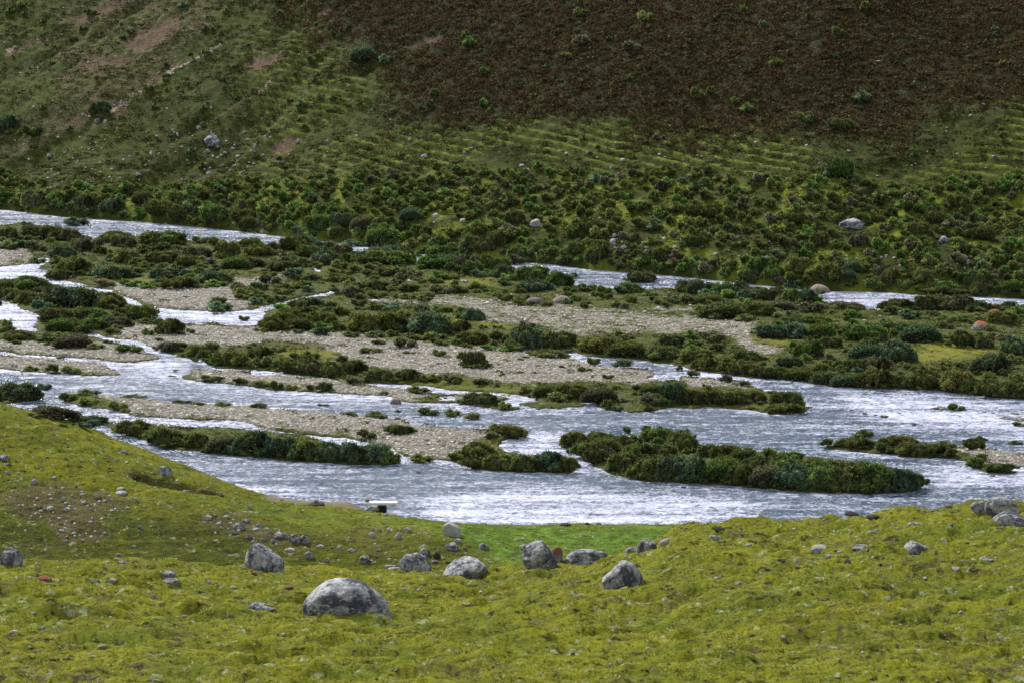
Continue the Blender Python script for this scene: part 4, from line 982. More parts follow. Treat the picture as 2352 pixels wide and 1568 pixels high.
def make_labels(items, noun):
    """items: (px, py, w, h, kind) -> one label each that singles it out"""
    keys = []
    big = max(np.percentile([i[2] for i in items], 82), 1); small = np.percentile([i[2] for i in items], 35)
    for x, y, w, h, kd in items:
        def dist(l):
            return abs(l[0] - x) / 1.6 + abs(l[1] - y) * 1.3
        l = min(LANDMARKS, key=dist)
        dx, dy = (x - l[0]) / 1.6, (y - l[1]) * 1.3
        if abs(dx) < 10 and abs(dy) < 10:
            rel = "beside"
        elif abs(dx) > abs(dy):
            rel = "left of" if dx < 0 else "right of"
        else:
            rel = "above" if dy < 0 else "below"
        size = "large" if w > big else "small" if w < small else ""
        form = "low" if h < .34 * w else "round" if h > .6 * w else ""
        keys.append(" ".join(q for q in (size, form, COLW[kd], noun, rel, l[2]) if q))
    out = list(keys)
    for k in set(keys):
        ii = [i for i, q in enumerate(keys) if q == k]
        if len(ii) == 1:
            continue
        ii.sort(key=lambda i: items[i][0])
        n = len(ii)
        for j, i in enumerate(ii):
            if n == 2:
                out[i] = k + (", left one of two" if j == 0 else ", right one of two")
            elif j == n - 1:
                out[i] = k + ", rightmost of " + (NUMW[n] if n < 14 else "its row")
            else:
                o = ORD[min(j, 11)]
                out[i] = k + ", " + (o if j == 0 else o + " from left") + " of " + (NUMW[n] if n < 14 else "its row")
    for i, t in enumerate(out):
        if len(t.split()) > 16:
            t = t.replace(" from left of ", " of ").replace(" one of ", " of ")
        if len(t.split()) > 16:
            t = t.replace("large ", "", 1) if "large " in t else t.replace("small ", "", 1)
        out[i] = t
    return out

labs = make_labels([e[:5] for e in own], "shrub")
def depth_of(p):
    return p[:, 1] * CT - (p[:, 2] - CAM_Z) * ST
d_own = depth_of(pos_own)
for i, (e, p) in enumerate(zip(own, pos_own)):
    x, y, w, h, kd, df = e
    m = d_own[i] / FPX
    W, H = w * m, h * m
    big = w > 46
    g = (BIG if big else MIDS)[kd]
    me = g[i % len(g)]
    grp = "shrubs on the far slope" if y < np.interp(x, [q[0] for q in FAR_TOP], [q[1] for q in FAR_TOP]) + 4 else "shrubs on the river flats and islets"
    o = link("shrub", me, None, label=labs[i], category="shrub", group=grp)
    dy = max(.55 * W, .8 * H) * df
    gz_ = float(ground(np.array([p[0]]), np.array([p[1] + dy * .30]))[0])
    o.location = (p[0], p[1] + dy * .30, max(gz_, 0.0) - .04 * H)
    o.scale = (W * 1.06, dy * 1.1, H * 2.12)
    o.rotation_euler = (0, 0, R.uniform(-.35, .35) + (math.pi if R.random() < .5 else 0))
    if big:
        link("stems", STEMS[i % 4], o)

# ------------------------------------------------------------------ the smaller scrub: too many to count
def merge(name, geos, P3, scl, rot, mats, mat_of, tint_shift=.12, seed=1, kind="stuff", sets=None, **props):
    r = np.random.default_rng(seed)
    ch, tn = [], []
    pick = r.integers(0, len(geos), len(P3)) if sets is None else np.where(sets, r.integers(0, 6, len(P3)), r.integers(6, len(geos), len(P3)))
    for gi, (g, t) in enumerate(geos):
        sel = np.where(pick == gi)[0]
        if not len(sel):
            continue
        off = 0
        c, s = np.cos(rot[sel]), np.sin(rot[sel])
        for V, F, _ in g:
            n = len(V)
            X = V[None, :, 0] * scl[sel, 0, None]; Y = V[None, :, 1] * scl[sel, 1, None]; Z = V[None, :, 2] * scl[sel, 2, None]
            VV = np.stack([X * c[:, None] - Y * s[:, None], X * s[:, None] + Y * c[:, None], Z], -1) + P3[sel][:, None, :]
            FF = (F[None] + (np.arange(len(sel)) * n)[:, None, None]).reshape(-1, F.shape[1])
            ch.append((VV.reshape(-1, 3), FF, np.repeat(mat_of[sel], len(F)).astype(np.int32)))
            tt = t[off:off + n]; off += n
            sh = tint_shift * r.normal(size=len(sel))
            tn.append(np.clip(tt[None] + sh[:, None], 0, 1).ravel())
    me = mesh_np(name, ch, mats, {"tint": np.concatenate(tn)})
    return link(name, me, None, kind=kind, **props)

dr = depth_of(pos_rest) / FPX
W = np.array([e[2] for e in rest]) * dr; H = np.array([e[3] for e in rest]) * dr
scl = np.stack([W * 1.05, np.maximum(.6 * W, .8 * H), H * 2.1], -1)
pr = pos_rest.copy(); pr[:, 1] += scl[:, 1] * .25
pr[:, 2] = np.maximum(ground(pr[:, 0], pr[:, 1]), 0) - .02
merge("shrubbery", geo_low + geo_tiny, pr, scl, R.uniform(-.4, .4, len(rest)), [LEAF[q] for q in LEAF_KEYS], np.array([LEAF_KEYS.index(e[4]) for e in rest]), seed=5, sets=np.array([e[2] > 24 for e in rest]),
      label="smaller scrub scattered over the far slope foot and the river flats")

def scatter(n, u0, u1, y0, y1, seed):
    r = np.random.default_rng(seed)
    y = np.sqrt(r.uniform(y0 ** 2, y1 ** 2, n)); u = r.uniform(u0, u1, n)
    return u * y, y, r

def tuft_geo(seed, n, ln, wd, up=.7, spread=.42, hgt=.25):
    r = np.random.default_rng(seed)
    a = r.random(n) * 2 * np.pi; d = spread * np.sqrt(r.random(n))
    C = np.stack([d * np.cos(a), d * np.sin(a), hgt * (1 - (d / .5) ** 2) * r.uniform(.25, 1, n)], -1)
    A = np.stack([np.cos(a) * d * 1.5, np.sin(a) * d * 1.5, np.full(n, up)], -1) + r.normal(size=(n, 3)) * .45
    A /= np.linalg.norm(A, axis=1, keepdims=True)
    V, F = leaves(r, C, A, ln, wd)
    t = np.clip(.5 + .25 * r.normal(size=n), 0, 1)
    return [(V, F, 0)], np.repeat(t, 4)

# heather over the upper slope
hx, hy, r = scatter(190000, -.25, .25, 200, 345, 11)
s_ = hy - Db(hx / hy)
hz = far_sheet.height(hx, hy)
qx, qy = proj(hx, hy, hz)
hv = samp(heath_w, qx, qy) + .25 * noise(hx * .3, hy * .3, 12)
ok = (s_ > 14) & (qy > -160) & (r.random(len(hx)) < sstep(.12, .8, hv + .40 * fbm(hx * .10, hy * .14, 29, 3))) & (fbm(hx * .45, hy * .45, 13, 2) > -.75) & (samp(soil_s, qx, qy) < .4)
P3 = np.stack([hx, hy, hz - .04], -1)[ok]
n = len(P3)
sz = r.uniform(.30, .75, n)
merge("heather", [tuft_geo(500 + i, 22, .25, .11, .5, .45, .32) for i in range(6)], P3, np.stack([sz * 1.25, sz, sz * r.uniform(.7, 1.2, n)], -1), r.uniform(0, 6.28, n), [HEATHER], np.zeros(n, int), .16, 21,
      label="low brown heather covering the upper far slope")
# dark dwarf cushions between the terraces, on the slope and over the flats
hx, hy, r = scatter(210000, -.25, .25, 165, 330, 14)
s_ = hy - Db(hx / hy)
hz = far_sheet.height(hx, hy)
qx, qy = proj(hx, hy, hz)
dens = .62 + .8 * fbm(hx * .22, hy * .4, 15, 3)
dens *= 1 - .6 * sstep(.35, .65, samp(heath_s, qx, qy))
ok = (s_ > 1.5) & (qy > -160) & (r.random(len(hx)) < dens) & (r.random(len(hx)) > 1.4 * samp(soil_s, qx, qy) - .25) & (samp(track_s, qx, qy) < .5)
P3 = np.stack([hx, hy, hz - .03], -1)[ok]
n = len(P3); sz = r.uniform(.18, .60, n)
merge("ground_cover", [tuft_geo(520 + i, 22, .22, .085, .5, .45, .24) for i in range(6)], P3, np.stack([sz * 1.4, sz, sz * r.uniform(.6, 1.1, n)], -1), r.uniform(-.5, .5, n), [DWARF], np.zeros(n, int), .2, 22,
      label="dwarf cushions and tussocks dotted over the terraced far slope")
fx_, fy_, r = scatter(60000, -.25, .25, 118, 235, 16)
fz = flat_sheet.height(fx_, fy_)
qx, qy = proj(fx_, fy_, np.zeros_like(fx_))
gv = samp(gravel_s, qx, qy)
dens = np.where(gv > .5, .05 + .18 * (1 - gv) + .25 * sstep(.2, .6, fbm(fx_ * .35, fy_ * .35, 18, 2)), .62 + .5 * fbm(fx_ * .3, fy_ * .3, 17, 3)) * (1 - .75 * samp(mead_s, qx, qy))
ok = (fz > .06) & (r.random(len(fx_)) < dens) & (fy_ < Db(fx_ / fy_))
P3 = np.stack([fx_, fy_, fz - .02], -1)[ok]
n = len(P3); sz = r.uniform(.16, .55, n)
merge("low_vegetation", [tuft_geo(540 + i, 22, .26, .06, .7, .45, .22) for i in range(6)], P3, np.stack([sz * 1.5, sz, sz * r.uniform(.5, 1.0, n)], -1), r.uniform(-.5, .5, n), [TUFT, LEAF['O'], LEAF['M']], r.choice(3, n, p=[.4, .38, .22]), .22, 23,
      label="low cushions and sedge between the shrubs of the river flats")
# near turf
def lump_geo(seed):
    r = np.random.default_rng(seed); ch = []; t = []
    for i in range(5):
        a = r.random() * 6.28; d = .32 * math.sqrt(r.random()); q = r.uniform(.12, .24)
        V = ICO1[0] * (1 + .25 * r.normal(size=(len(ICO1[0]), 1))) * np.array([q, q, q * .8]) + np.array([d * math.cos(a), d * math.sin(a), .02])
        ch.append((V, ICO1[1], 0)); t.append(np.clip(.4 + .3 * r.normal(size=len(V)), 0, 1))
    return ch, np.concatenate(t)
gx, gy, r = scatter(150000, -.245, .245, 40, 124, 19)
gz = near_sheet.height(gx, gy)
qx, qy = proj(gx, gy, gz)
dens = np.clip(.75 + .6 * fbm(gx * .8, gy * .8, 24, 3), .15, 1)
ok = (gz > .06) & (r.random(len(gx)) < dens) & (samp(ntrack_s, qx, qy) * (gy > 100) < .2)
P3 = np.stack([gx, gy, gz - .01], -1)[ok]
n = len(P3); sz = r.uniform(.10, .24, n)
merge("grass", [tuft_geo(560 + i, 7, .50, .055, .9, .5, .02) for i in range(8)], P3, np.stack([sz, sz, sz * r.uniform(.35, .8, n)], -1), r.uniform(0, 6.28, n), [BLADE], np.zeros(n, int), .22, 24,
      label="short grazed grass on the near slope")
gx, gy, r = scatter(5200, -.245, .245, 42, 113, 25)
gz = near_sheet.height(gx, gy)
ok = (gz > .3) & (r.random(len(gx)) < np.clip(.45 + .8 * fbm(gx * .25, gy * .25, 26, 2), .1, 1))
P3 = np.stack([gx, gy, gz - .015], -1)[ok]
n = len(P3); sz = .05 + .16 * r.random(n) ** 1.7
def mat_darkcushion():
    k = NT("dark_cushion")
    return k.done(k.ramp(k.attr('tint'), (0, (.010, .010, .007)), (.6, (.028, .026, .016)), (1, (.075, .07, .03))), None, .9)
merge("cushion_plants", [lump_geo(580 + i) for i in range(6)], P3, np.stack([sz * 1.5, sz, sz * r.uniform(.5, .9, n)], -1), r.uniform(-.5, .5, n), [mat_darkcushion()], np.zeros(n, int), .2, 27,
      label="small dark cushion plants dotting the near turf")

# ------------------------------------------------------------------ boulders and stones
def rock_verts(V, seed, cuts=9, rough=.10, facet=.75):
    r = np.random.default_rng(seed)
    V = V.copy()
    for i in range(cuts):
        nrm = r.normal(size=3); nrm /= np.linalg.norm(nrm)
        d = r.uniform(.55, .9)
        ex = V @ nrm - d
        V -= np.where(ex > 0, ex * facet, 0)[:, None] * nrm
    N = V / np.linalg.norm(V, axis=1, keepdims=True)
    disp = 0
    for f, a in ((1.7, 1.), (3.3, .6), (6.5, .36), (12, .2), (23, .12)):
        for j in range(4):
            w = r.normal(size=3) * f
            disp = disp + a * np.sin(V @ w + r.random() * 6.28)
    V += N * (disp * rough * .22)[:, None]
    V = V / np.abs(V).max(0)
    V[:, 2] = np.sign(V[:, 2]) * np.abs(V[:, 2]) ** .72
    lo = np.clip(-V[:, 2], 0, .9)                       # below the widest line the flanks go straight down into the ground
    V[:, :2] *= (1 / np.sqrt(1 - .85 * lo ** 2))[:, None]
    return V / np.abs(V).max(0)

def rock_mesh(seed, base, cuts, rough, facet, mat, prof=None, smooth=True):
    V = rock_verts(base[0], seed, cuts, rough, facet)
    if prof:
        xs, hs = zip(*prof)
        up = np.interp(V[:, 0], xs, hs)
        V[:, 2] = np.where(V[:, 2] > 0, V[:, 2] * up, V[:, 2])
    return mesh_np("rock", [(V, base[1], 0)], [mat], None, smooth)

def put_rock(name, px, py, w, h, kind, label, seed, base=ICO5, cuts=10, rough=.10, facet=.7, prof=None, depth=.75, tilt=0, yaw=None, group=None, water=False, mesh=None, cat="boulder", lift=0):
    p = place([px], [py], water)[0]
    m = (p[1] * CT - (p[2] - CAM_Z) * ST) / FPX
    W, H = w * m, h * m
    D = W * depth
    me = mesh or rock_mesh(seed, base, cuts, rough, facet, ROCK[kind], prof)
    o = link(name, me, None, label=label, category=cat)
    if group:
        o['group'] = group
    y = p[1] + D * .30
    gz = max(float(ground(np.array([p[0]]), np.array([y]))[0]), 0 if water else -5)
    hz = H * .86
    # keep the crest at its traced height above the front foot
    top = p[2] + H * 1.0 - (y - p[1]) * ((CAM_Z - p[2]) / p[1])
    top = max(top, gz + .35 * H)
    o.location = (p[0], y, top - hz + lift)
    o.scale = (W / 2 * 1.03, D / 2, hz)
    o.rotation_euler = (0, math.radians(tilt), yaw if yaw is not None else 0)
    return o

BIGROCKS = [
    # px, base y, w, h, kind, label, kwargs
    (790, 1405, 218, 84, 'grey', "big dome shaped lichened boulder sunk in the near turf, largest of all", dict(prof=[(-1, .35), (-.7, .62), (-.35, .88), (.1, 1.0), (.4, .98), (.75, .74), (1, .5)], cuts=4, rough=.10, facet=.5, depth=.6)),
    (602, 1312, 100, 74, 'grey', "tall grey boulder leaning right on the mossy spur slope", dict(prof=[(-1, .8), (-.5, 1.0), (-.1, .98), (.5, .74), (1, .55)], cuts=6, rough=.09, facet=.5)),
    (22, 1299, 62, 46, 'grey', "round topped grey boulder cut off by the left edge", dict(cuts=6)),
    (952, 1311, 80, 46, 'grey', "dark cracked boulder with two humps in the gully", dict(prof=[(-1, .75), (-.5, .95), (-.25, .85), (.1, 1), (.6, .9), (1, .5)])),
    (1068, 1323, 120, 46, 'grey', "long low humped boulder with pale top behind the near rise", dict(prof=[(-1, .25), (-.5, .75), (0, 1), (.5, .9), (1, .6)])),
    (1037, 1231, 46, 36, 'pale', "pale egg shaped boulder perched above the green meadow", dict(cuts=4, rough=.06)),
    (1240, 1301, 92, 64, 'grey', "big peaked grey boulder at the mouth of the gully", dict(prof=[(-1, .7), (-.3, .95), (.1, 1), (.5, .7), (1, .3)], cuts=9, rough=.16)),
    (1214, 1263, 56, 16, 'grey', "flat grey ledge block jutting left of the peaked boulder", dict(depth=.6)),
    (1279, 1293, 32, 40, 'orange', "orange lichened block leaning against the peaked boulder", dict(cuts=8)),
    (1352, 1294, 106, 36, 'grey', "long flat topped grey slab boulder right of the peaked one", dict(prof=[(-1, .85), (-.5, .95), (1, .9)], cuts=13, facet=.85)),
    (1430, 1348, 98, 64, 'grey', "pointed grey boulder tilted on the near slope by itself", dict(prof=[(-1, .3), (-.5, .62), (-.1, .98), (.1, 1.04), (.5, .92), (1, .6)], cuts=6, facet=.6)),
    (1490, 1263, 56, 30, 'grey', "mottled boulder with a moss saddle on the near crest", dict(prof=[(-1, .4), (-.4, .95), (.1, .8), (.6, .95), (1, .6)])),
    (1530, 1246, 30, 12, 'pale', "pale flat boulder just right of the moss saddle boulder", {}),
    (1452, 1266, 36, 11, 'grey', "low grey rock at the left foot of the moss saddle boulder", {}),
    (2306, 1178, 92, 45, 'grey', "craggy outcrop block on the right ridge, highest of its three", dict(prof=[(-1, .75), (-.5, 1), (.2, .85), (1, .5)], rough=.16)),
    (2250, 1172, 40, 24, 'grey', "small craggy block at the left end of the ridge outcrop", dict(rough=.14)),
    (2317, 1206, 82, 32, 'grey', "dark and white mottled boulder in front of the ridge outcrop", {}),
    (2108, 1266, 76, 28, 'grey', "half sunken mottled boulder alone on the right slope", dict(prof=[(-1, .5), (-.3, 1), (.3, .7), (1, .35)])),
    (600, 1399, 72, 20, 'grey', "long low two lumped rock left of the big dome boulder", dict(prof=[(-1, .5), (-.6, 1), (-.2, .75), (.4, .55), (1, .25)])),
    (1885, 672, 48, 20, 'tan', "large smooth tan boulder standing by the far channel rapid", dict(water=True, cuts=3, rough=.04, prof=[(-1, .8), (-.3, 1), (.4, .8), (1, .55)])),
    (1228, 697, 38, 14, 'purple', "smooth pinkish dome boulder on the flats, left of its pair", dict(cuts=2, rough=.03)),
    (1291, 695, 44, 16, 'purple', "smooth purplish boulder with a flat shoulder, right of its pair", dict(cuts=4, rough=.05, prof=[(-1, .7), (-.2, 1), (.5, .95), (1, .4)])),
    (907, 927, 29, 15, 'tan', "brown rounded boulder standing in the main river", dict(cuts=2, rough=.03, water=True)),
    (2254, 757, 58, 21, 'orange', "grey boulder with orange lichen cap among right bank shrubs", dict(cuts=5, prof=[(-1, .5), (-.2, 1), (.4, .85), (1, .4)])),
    (2284, 721, 36, 11, 'orange', "low orange topped boulder farther up the right bank shrubs", dict(cuts=4)),
    (1960, 526, 62, 19, 'grey', "large angular grey boulder among shrubs on the far slope", dict(prof=[(-1, .45), (-.4, .8), (.1, 1), (.5, .8), (1, .4)], lift=.25)),
    (2169, 560, 26, 12, 'grey', "slanting grey boulder in the right slope scrub", dict(tilt=15, lift=.2)),
    (1230, 521, 27, 13, 'pale', "white angular boulder low on the far slope scrub", dict(tilt=-10, lift=.2)),
    (485, 334, 37, 20, 'grey', "tilted pale grey slab on the left far slope", dict(tilt=-24, lift=.2)),
    (975, 362, 17, 10, 'pale', "whitish block on the far slope below the terraces", dict(tilt=-18)),
    (375, 1091, 44, 24, 'grey', "grey slab leaning downhill on the left spur", dict(tilt=28, cuts=12, depth=.6)),
    (8, 1056, 30, 14, 'grey', "grey rock lying on the spur at the left edge", {}),
    (100, 1333, 40, 12, 'orange', "orange red lichened rock on the near turf at left", {}),
    (383, 1323, 40, 14, 'grey', "dark mottled rock behind its flat neighbour on near turf", {}),
    (390, 1336, 46, 10, 'grey', "flat grey rock in front of the dark mottled one", {}),
    (1885, 1262, 46, 12, 'pale', "long pale flat stone on the right slope", {}),
    (2169, 560, 1, 1, 'grey', None, {}),
]
seed = 900
for px_, py_, w_, h_, kd, lab, kw in BIGROCKS:
    seed += 1
    if lab:
        put_rock("boulder", px_, py_, w_, h_, kd, lab, seed, base=ICO5 if w_ > 40 else ICO3, **kw)

STONES = {
7: """240 1001 95 28 O;520 1011 65 22 g;615 1001 60 18 p;160 991 60 20 p;65 1296 65 28 p;230 1271 40 22 g;1030 1206 55 20 t;1170 1161 40 14 p;1225 1043 50 14 p;1285 1039 50 14 p;1160 1013 40 18 p;1600 1046 60 20 O;1405 966 45 18 O;815 919 20 14 p;655 866 42 28 g;675 906 70 18 g;205 906 45 15 g;850 1101 35 30 p;190 1186 30 12 p;150 1481 38 20 p;1410 1364 26 18 p;
40 359 30 18 g;185 456 38 26 p;270 609 56 28 p;365 611 46 20 p;345 556 30 24 p;540 541 36 28 p;670 521 70 22 p;668 496 46 18 p;755 561 36 28 p;100 411 35 18 p;40 406 30 18 p;60 461 25 14 p;290 433 36 14 p;345 491 28 14 p;455 511 36 12 p;450 526 36 12 p;465 571 30 16 p;365 576 25 16 p;410 566 20 12 p;340 731 40 18 g;410 741 28 14 p;580 746 36 26 g;780 716 36 26 g;455 781 28 14 p;365 786 22 16 p;225 391 20 16 p;685 291 42 15 g;1385 603 30 28 p;1030 506 42 12 p;1225 531 38 16 d;
1145 661 52 26 p;1320 716 72 40 g;1365 681 42 26 g;1305 746 62 22 d;1380 771 42 26 g;1550 761 92 46 g;1630 786 72 50 g;1690 791 62 50 g;1520 791 42 28 g;1440 701 52 22 g;1460 781 46 22 g;1250 651 42 18 p;1420 721 42 18 p;1470 721 42 18 p;1600 836 62 20 p;1715 876 52 42 g;1770 816 46 18 p;1810 891 28 16 g;1880 826 32 26 p;1590 831 42 12 p;1210 690 40 20 p;1270 690 36 18 p;1190 640 30 14 p;1500 740 36 20 g;1410 790 34 18 p;700 600 30 12 p;610 640 28 14 p;530 590 30 12 p;580 560 26 12 p;640 605 34 10 p;500 680 30 14 p;170 680 34 14 p;800 590 28 10 g;1760 575 34 14 t;1560 555 18 12 t;1640 575 14 8 t;1550 605 16 10 t;1680 610 16 10 p""",
8: """170 761 62 36 p;175 719 30 22 p;210 726 36 26 p;260 731 42 28 p;312 771 46 44 p;357 728 44 26 p;640 786 46 22 p;615 831 76 46 g;680 829 32 22 O;790 826 62 40 g;465 866 72 56 g;520 901 46 20 g;530 880 40 44 d;130 901 60 46 g;55 839 52 20 g;205 836 32 14 g;270 921 70 14 g;295 936 80 14 p;595 906 42 22 d;815 903 26 12 p;570 883 24 12 O;755 853 18 14 p;535 841 28 16 g;243 643 30 22 p;995 776 30 16 p;970 774 34 8 p;1245 697 62 20 d;1365 691 28 16 d;1425 688 36 10 d;345 1050 24 12 p;545 1100 14 10 p;210 1210 34 24 p;275 1350 34 14 p;820 1100 18 10 p;1195 1410 22 12 p;880 925 16 12 p;1030 930 20 14 p;1080 920 90 18 g;470 745 28 12 p;510 750 20 12 p;400 750 24 10 p;1190 1200 0 0 p;1040 838 22 8 p;1170 830 26 8 p;900 770 0 0 p;620 1050 0 0 p;350 1205 0 0 p;455 1455 18 10 p;1350 1300 0 0 p;950 1540 40 14 g;1560 1540 60 14 g;1090 1540 30 14 t""",
9: """765 829 112 28 p;1010 821 140 24 g;170 766 90 24 g;940 641 76 28 d;1060 656 80 26 d;200 716 76 20 d;800 869 52 20 p;880 842 50 12 p;1290 693 100 20 g;1155 701 36 22 p;1050 741 60 22 p;365 806 36 16 p;1520 946 86 24 p;1680 891 100 26 g;1555 896 42 16 p;110 951 76 20 g;185 989 38 14 p;1470 590 40 14 t;1510 605 34 12 p;780 668 30 14 p;1380 622 34 12 p;1070 725 30 12 p;615 712 18 10 p;760 760 22 10 p;860 735 34 12 p;1420 685 44 14 p;1490 695 40 16 p;1580 670 36 16 p;1530 842 16 10 p;1592 750 30 14 p;485 985 26 10 p;1180 590 0 0 p;75 800 22 12 d;670 782 22 12 d;315 915 44 22 d;550 895 70 20 d;640 940 44 22 d;470 945 40 20 d;1100 920 30 20 d;910 905 50 26 d;170 838 16 8 p;620 1535 16 10 p;1410 1555 20 10 p;270 1400 60 14 g;80 1410 30 12 p""",
4: """105 1150 32 28 p;640 920 24 18 t;925 945 34 24 t;1018 1003 34 16 g;75 340 50 24 g;1808 235 40 20 p;600 133 36 20 g;1140 172 40 14 g;350 1085 16 8 p;620 1205 30 12 t;430 1200 20 16 p;2290 1115 40 12 p;1380 1030 0 0 p;385 1147 22 10 p;150 985 0 0 p;1500 868 0 0 p""",
5: """1168 661 32 18 p;508 560 115 16 p;840 569 70 20 g;1970 742 46 18 g;2090 779 32 16 p;2055 687 44 14 g;430 1392 0 0 d;1490 662 30 10 p;1715 660 30 10 p;450 330 14 10 p;645 372 16 10 p;1140 705 0 0 p;1335 1288 20 16 p;390 1275 26 10 d;715 1365 28 14 d;95 700 20 16 t;305 703 24 12 g;265 715 30 14 t;40 718 22 12 p;440 713 22 12 p;180 1295 16 10 t;290 1550 0 0 t;385 1510 60 24 t;980 1560 30 14 t;2030 1275 0 0 p;1880 830 24 12 t;2060 918 16 10 p;700 1525 0 0 p;
640 119 60 30 p;835 151 42 24 p;1870 301 42 36 p;1998 321 36 22 p;1940 336 36 26 p;1880 251 30 22 p;2220 281 36 26 p;1815 211 36 18 p;2105 331 32 14 p;2290 336 36 22 p;694 136 20 14 p;480 126 18 14 p;636 157 22 12 p;878 180 22 16 p;890 92 22 10 p;1770 222 20 14 p;1880 312 28 14 p;2140 270 20 12 p;2310 300 26 16 p;2280 380 18 10 p;2055 398 16 10 p;2000 270 14 8 p;2200 370 16 10 p;790 190 12 8 p""",
6: """1965 441 42 36 g;75 326 48 22 p;220 381 38 20 p;802 421 22 16 p;550 395 20 12 p;1400 390 26 14 p;2240 946 110 18 p;100 392 24 12 p;515 362 16 10 p;575 398 22 12 p;1160 436 18 12 p;1196 480 22 14 p;1370 400 24 14 p;1575 375 18 12 t;1625 387 20 14 t;1680 388 18 12 t;1800 437 18 12 p;1640 492 20 12 p;1680 480 18 12 p;1710 440 18 12 p;2155 385 24 14 p;2300 388 24 16 p;2295 445 26 14 t;2070 428 18 10 t;2010 468 20 14 p;1940 468 14 10 p;1198 405 20 12 p;1300 398 18 12 p;1590 1550 40 16 d;1455 1154 14 6 p;1745 1440 50 14 d;1410 1316 30 8 d;1250 1475 50 12 d;1330 1483 36 10 d;910 370 14 8 p;70 308 14 8 p;890 1110 40 14 t""",
1: """1458 932 32 30 g;2048 978 30 22 p;950 1217 38 30 p;1200 921 30 16 p;808 891 22 16 p;722 848 26 24 p;670 842 52 28 g;1645 1082 44 18 p;1440 1202 44 20 p;1698 967 36 14 p;1760 1007 28 18 p;1430 1052 38 24 g;972 1342 32 20 p;858 1287 30 14 p;1220 1283 26 12 p;1585 1182 28 18 p;1615 1147 32 14 p;1560 972 22 14 p;1605 1027 28 14 p;1550 1057 28 16 p;1497 1022 22 18 p;1990 1070 28 14 p;228 742 24 14 p;163 1002 22 16 p;108 970 20 12 p;565 1027 28 16 p;345 1082 52 26 g;1368 884 34 18 p;1962 970 14 12 p;1222 934 18 12 p;1140 898 16 8 p;960 1241 14 12 O;1040 1050 24 12 p;428 1072 18 14 p;222 1030 16 10 p;90 870 12 8 p;550 945 16 10 p;330 1233 24 14 p;768 1165 20 14 g;405 1198 18 10 p;1685 910 22 12 p;1775 906 16 10 p;1865 945 20 14 p;1820 950 24 16 p;1730 1040 18 12 p;1640 1030 0 0 p;1530 1145 24 14 p;1640 1118 26 14 p;1500 1087 18 12 p;1350 1253 18 10 p;1420 1262 14 10 p;400 945 20 14 p;570 800 24 18 p;615 802 18 16 p;1190 895 20 12 p;1455 748 26 14 p;265 470 22 10 p;2155 1040 16 10 p;2255 1045 18 14 p;200 1098 20 8 p;700 1022 14 8 p;660 985 16 10 p""",
2: """102 943 28 16 p;470 967 22 16 p;895 1032 38 18 g;850 1062 28 20 g;1243 1146 36 16 p;1938 1110 32 20 p;550 968 22 12 p;478 922 12 12 p;710 925 12 12 p;325 1023 18 12 p;425 988 12 10 p;1548 1056 20 10 p;1285 1164 18 8 p;1760 1086 18 8 p;2190 1062 22 12 p;2228 1082 18 14 p;1460 727 22 10 g;2345 720 40 12 p;600 1203 18 12 p;415 1115 16 8 p;528 1145 16 10 p;1855 1153 16 8 p;340 1218 12 10 p""",
3: """1348 432 38 16 g;1980 803 24 18 p;924 902 18 12 p;1815 906 20 14 p;750 1072 14 10 p;853 1003 24 12 p;1140 1040 20 10 p;298 1212 22 12 p;583 1162 14 12 p;2207 637 16 12 p;1685 1045 14 8 p;65 1186 16 20 p;112 1190 16 12 p;2085 1157 14 8 p;2150 1085 50 16 g;395 460 14 8 p;1592 562 12 8 p;1680 148 12 8 p;2000 770 40 10 p;2065 725 30 14 p;358 938 14 8 p;212 975 14 8 p;940 1125 16 10 p;985 1135 14 8 p;1250 1106 14 8 p"""}
KD = {'g': 'grey', 'p': 'pale', 't': 'tan', 'O': 'orange', 'd': 'dark'}
sts = []
for k, s in STONES.items():
    for e in s.replace("\n", "").split(";"):
        a = e.split()
        if float(a[2]) < 1:
            continue
        x, y = zc(k, float(a[0]), float(a[1])); f = ZO[k][2]
        sts.append((x, y, float(a[2]) * f, float(a[3]) * f, KD[a[4]], k))
sts.sort(key=lambda e: -e[2] * e[3])
srest, sts = sts[262:], sts[:262]
slab = make_labels([e[:5] for e in sts], "stone")
PROTO = {q: [rock_mesh(700 + 10 * j + i, ICO3, 13, .14, .92, ROCK[q]) for i in range(5)] for j, q in enumerate(['grey', 'pale', 'tan', 'orange', 'dark'])}
for i, e in enumerate(sts):
    x, y, w, h, kd, k = e
    zone = "stones on the near slope and spur" if k in (7, 8, 9) else "stones on the far slope" if k in (1, 2, 3) or y < 600 else "stones on the river flats"
    put_rock("stone", x, y, w * 1.05, h * 1.05, kd, slab[i], 0, lift=-.12 * h * 80 / FPX, mesh=PROTO[kd][i % 5], group=zone, cat="stone", water=y > 600, yaw=float(R.uniform(-.3, .3)), depth=.8)

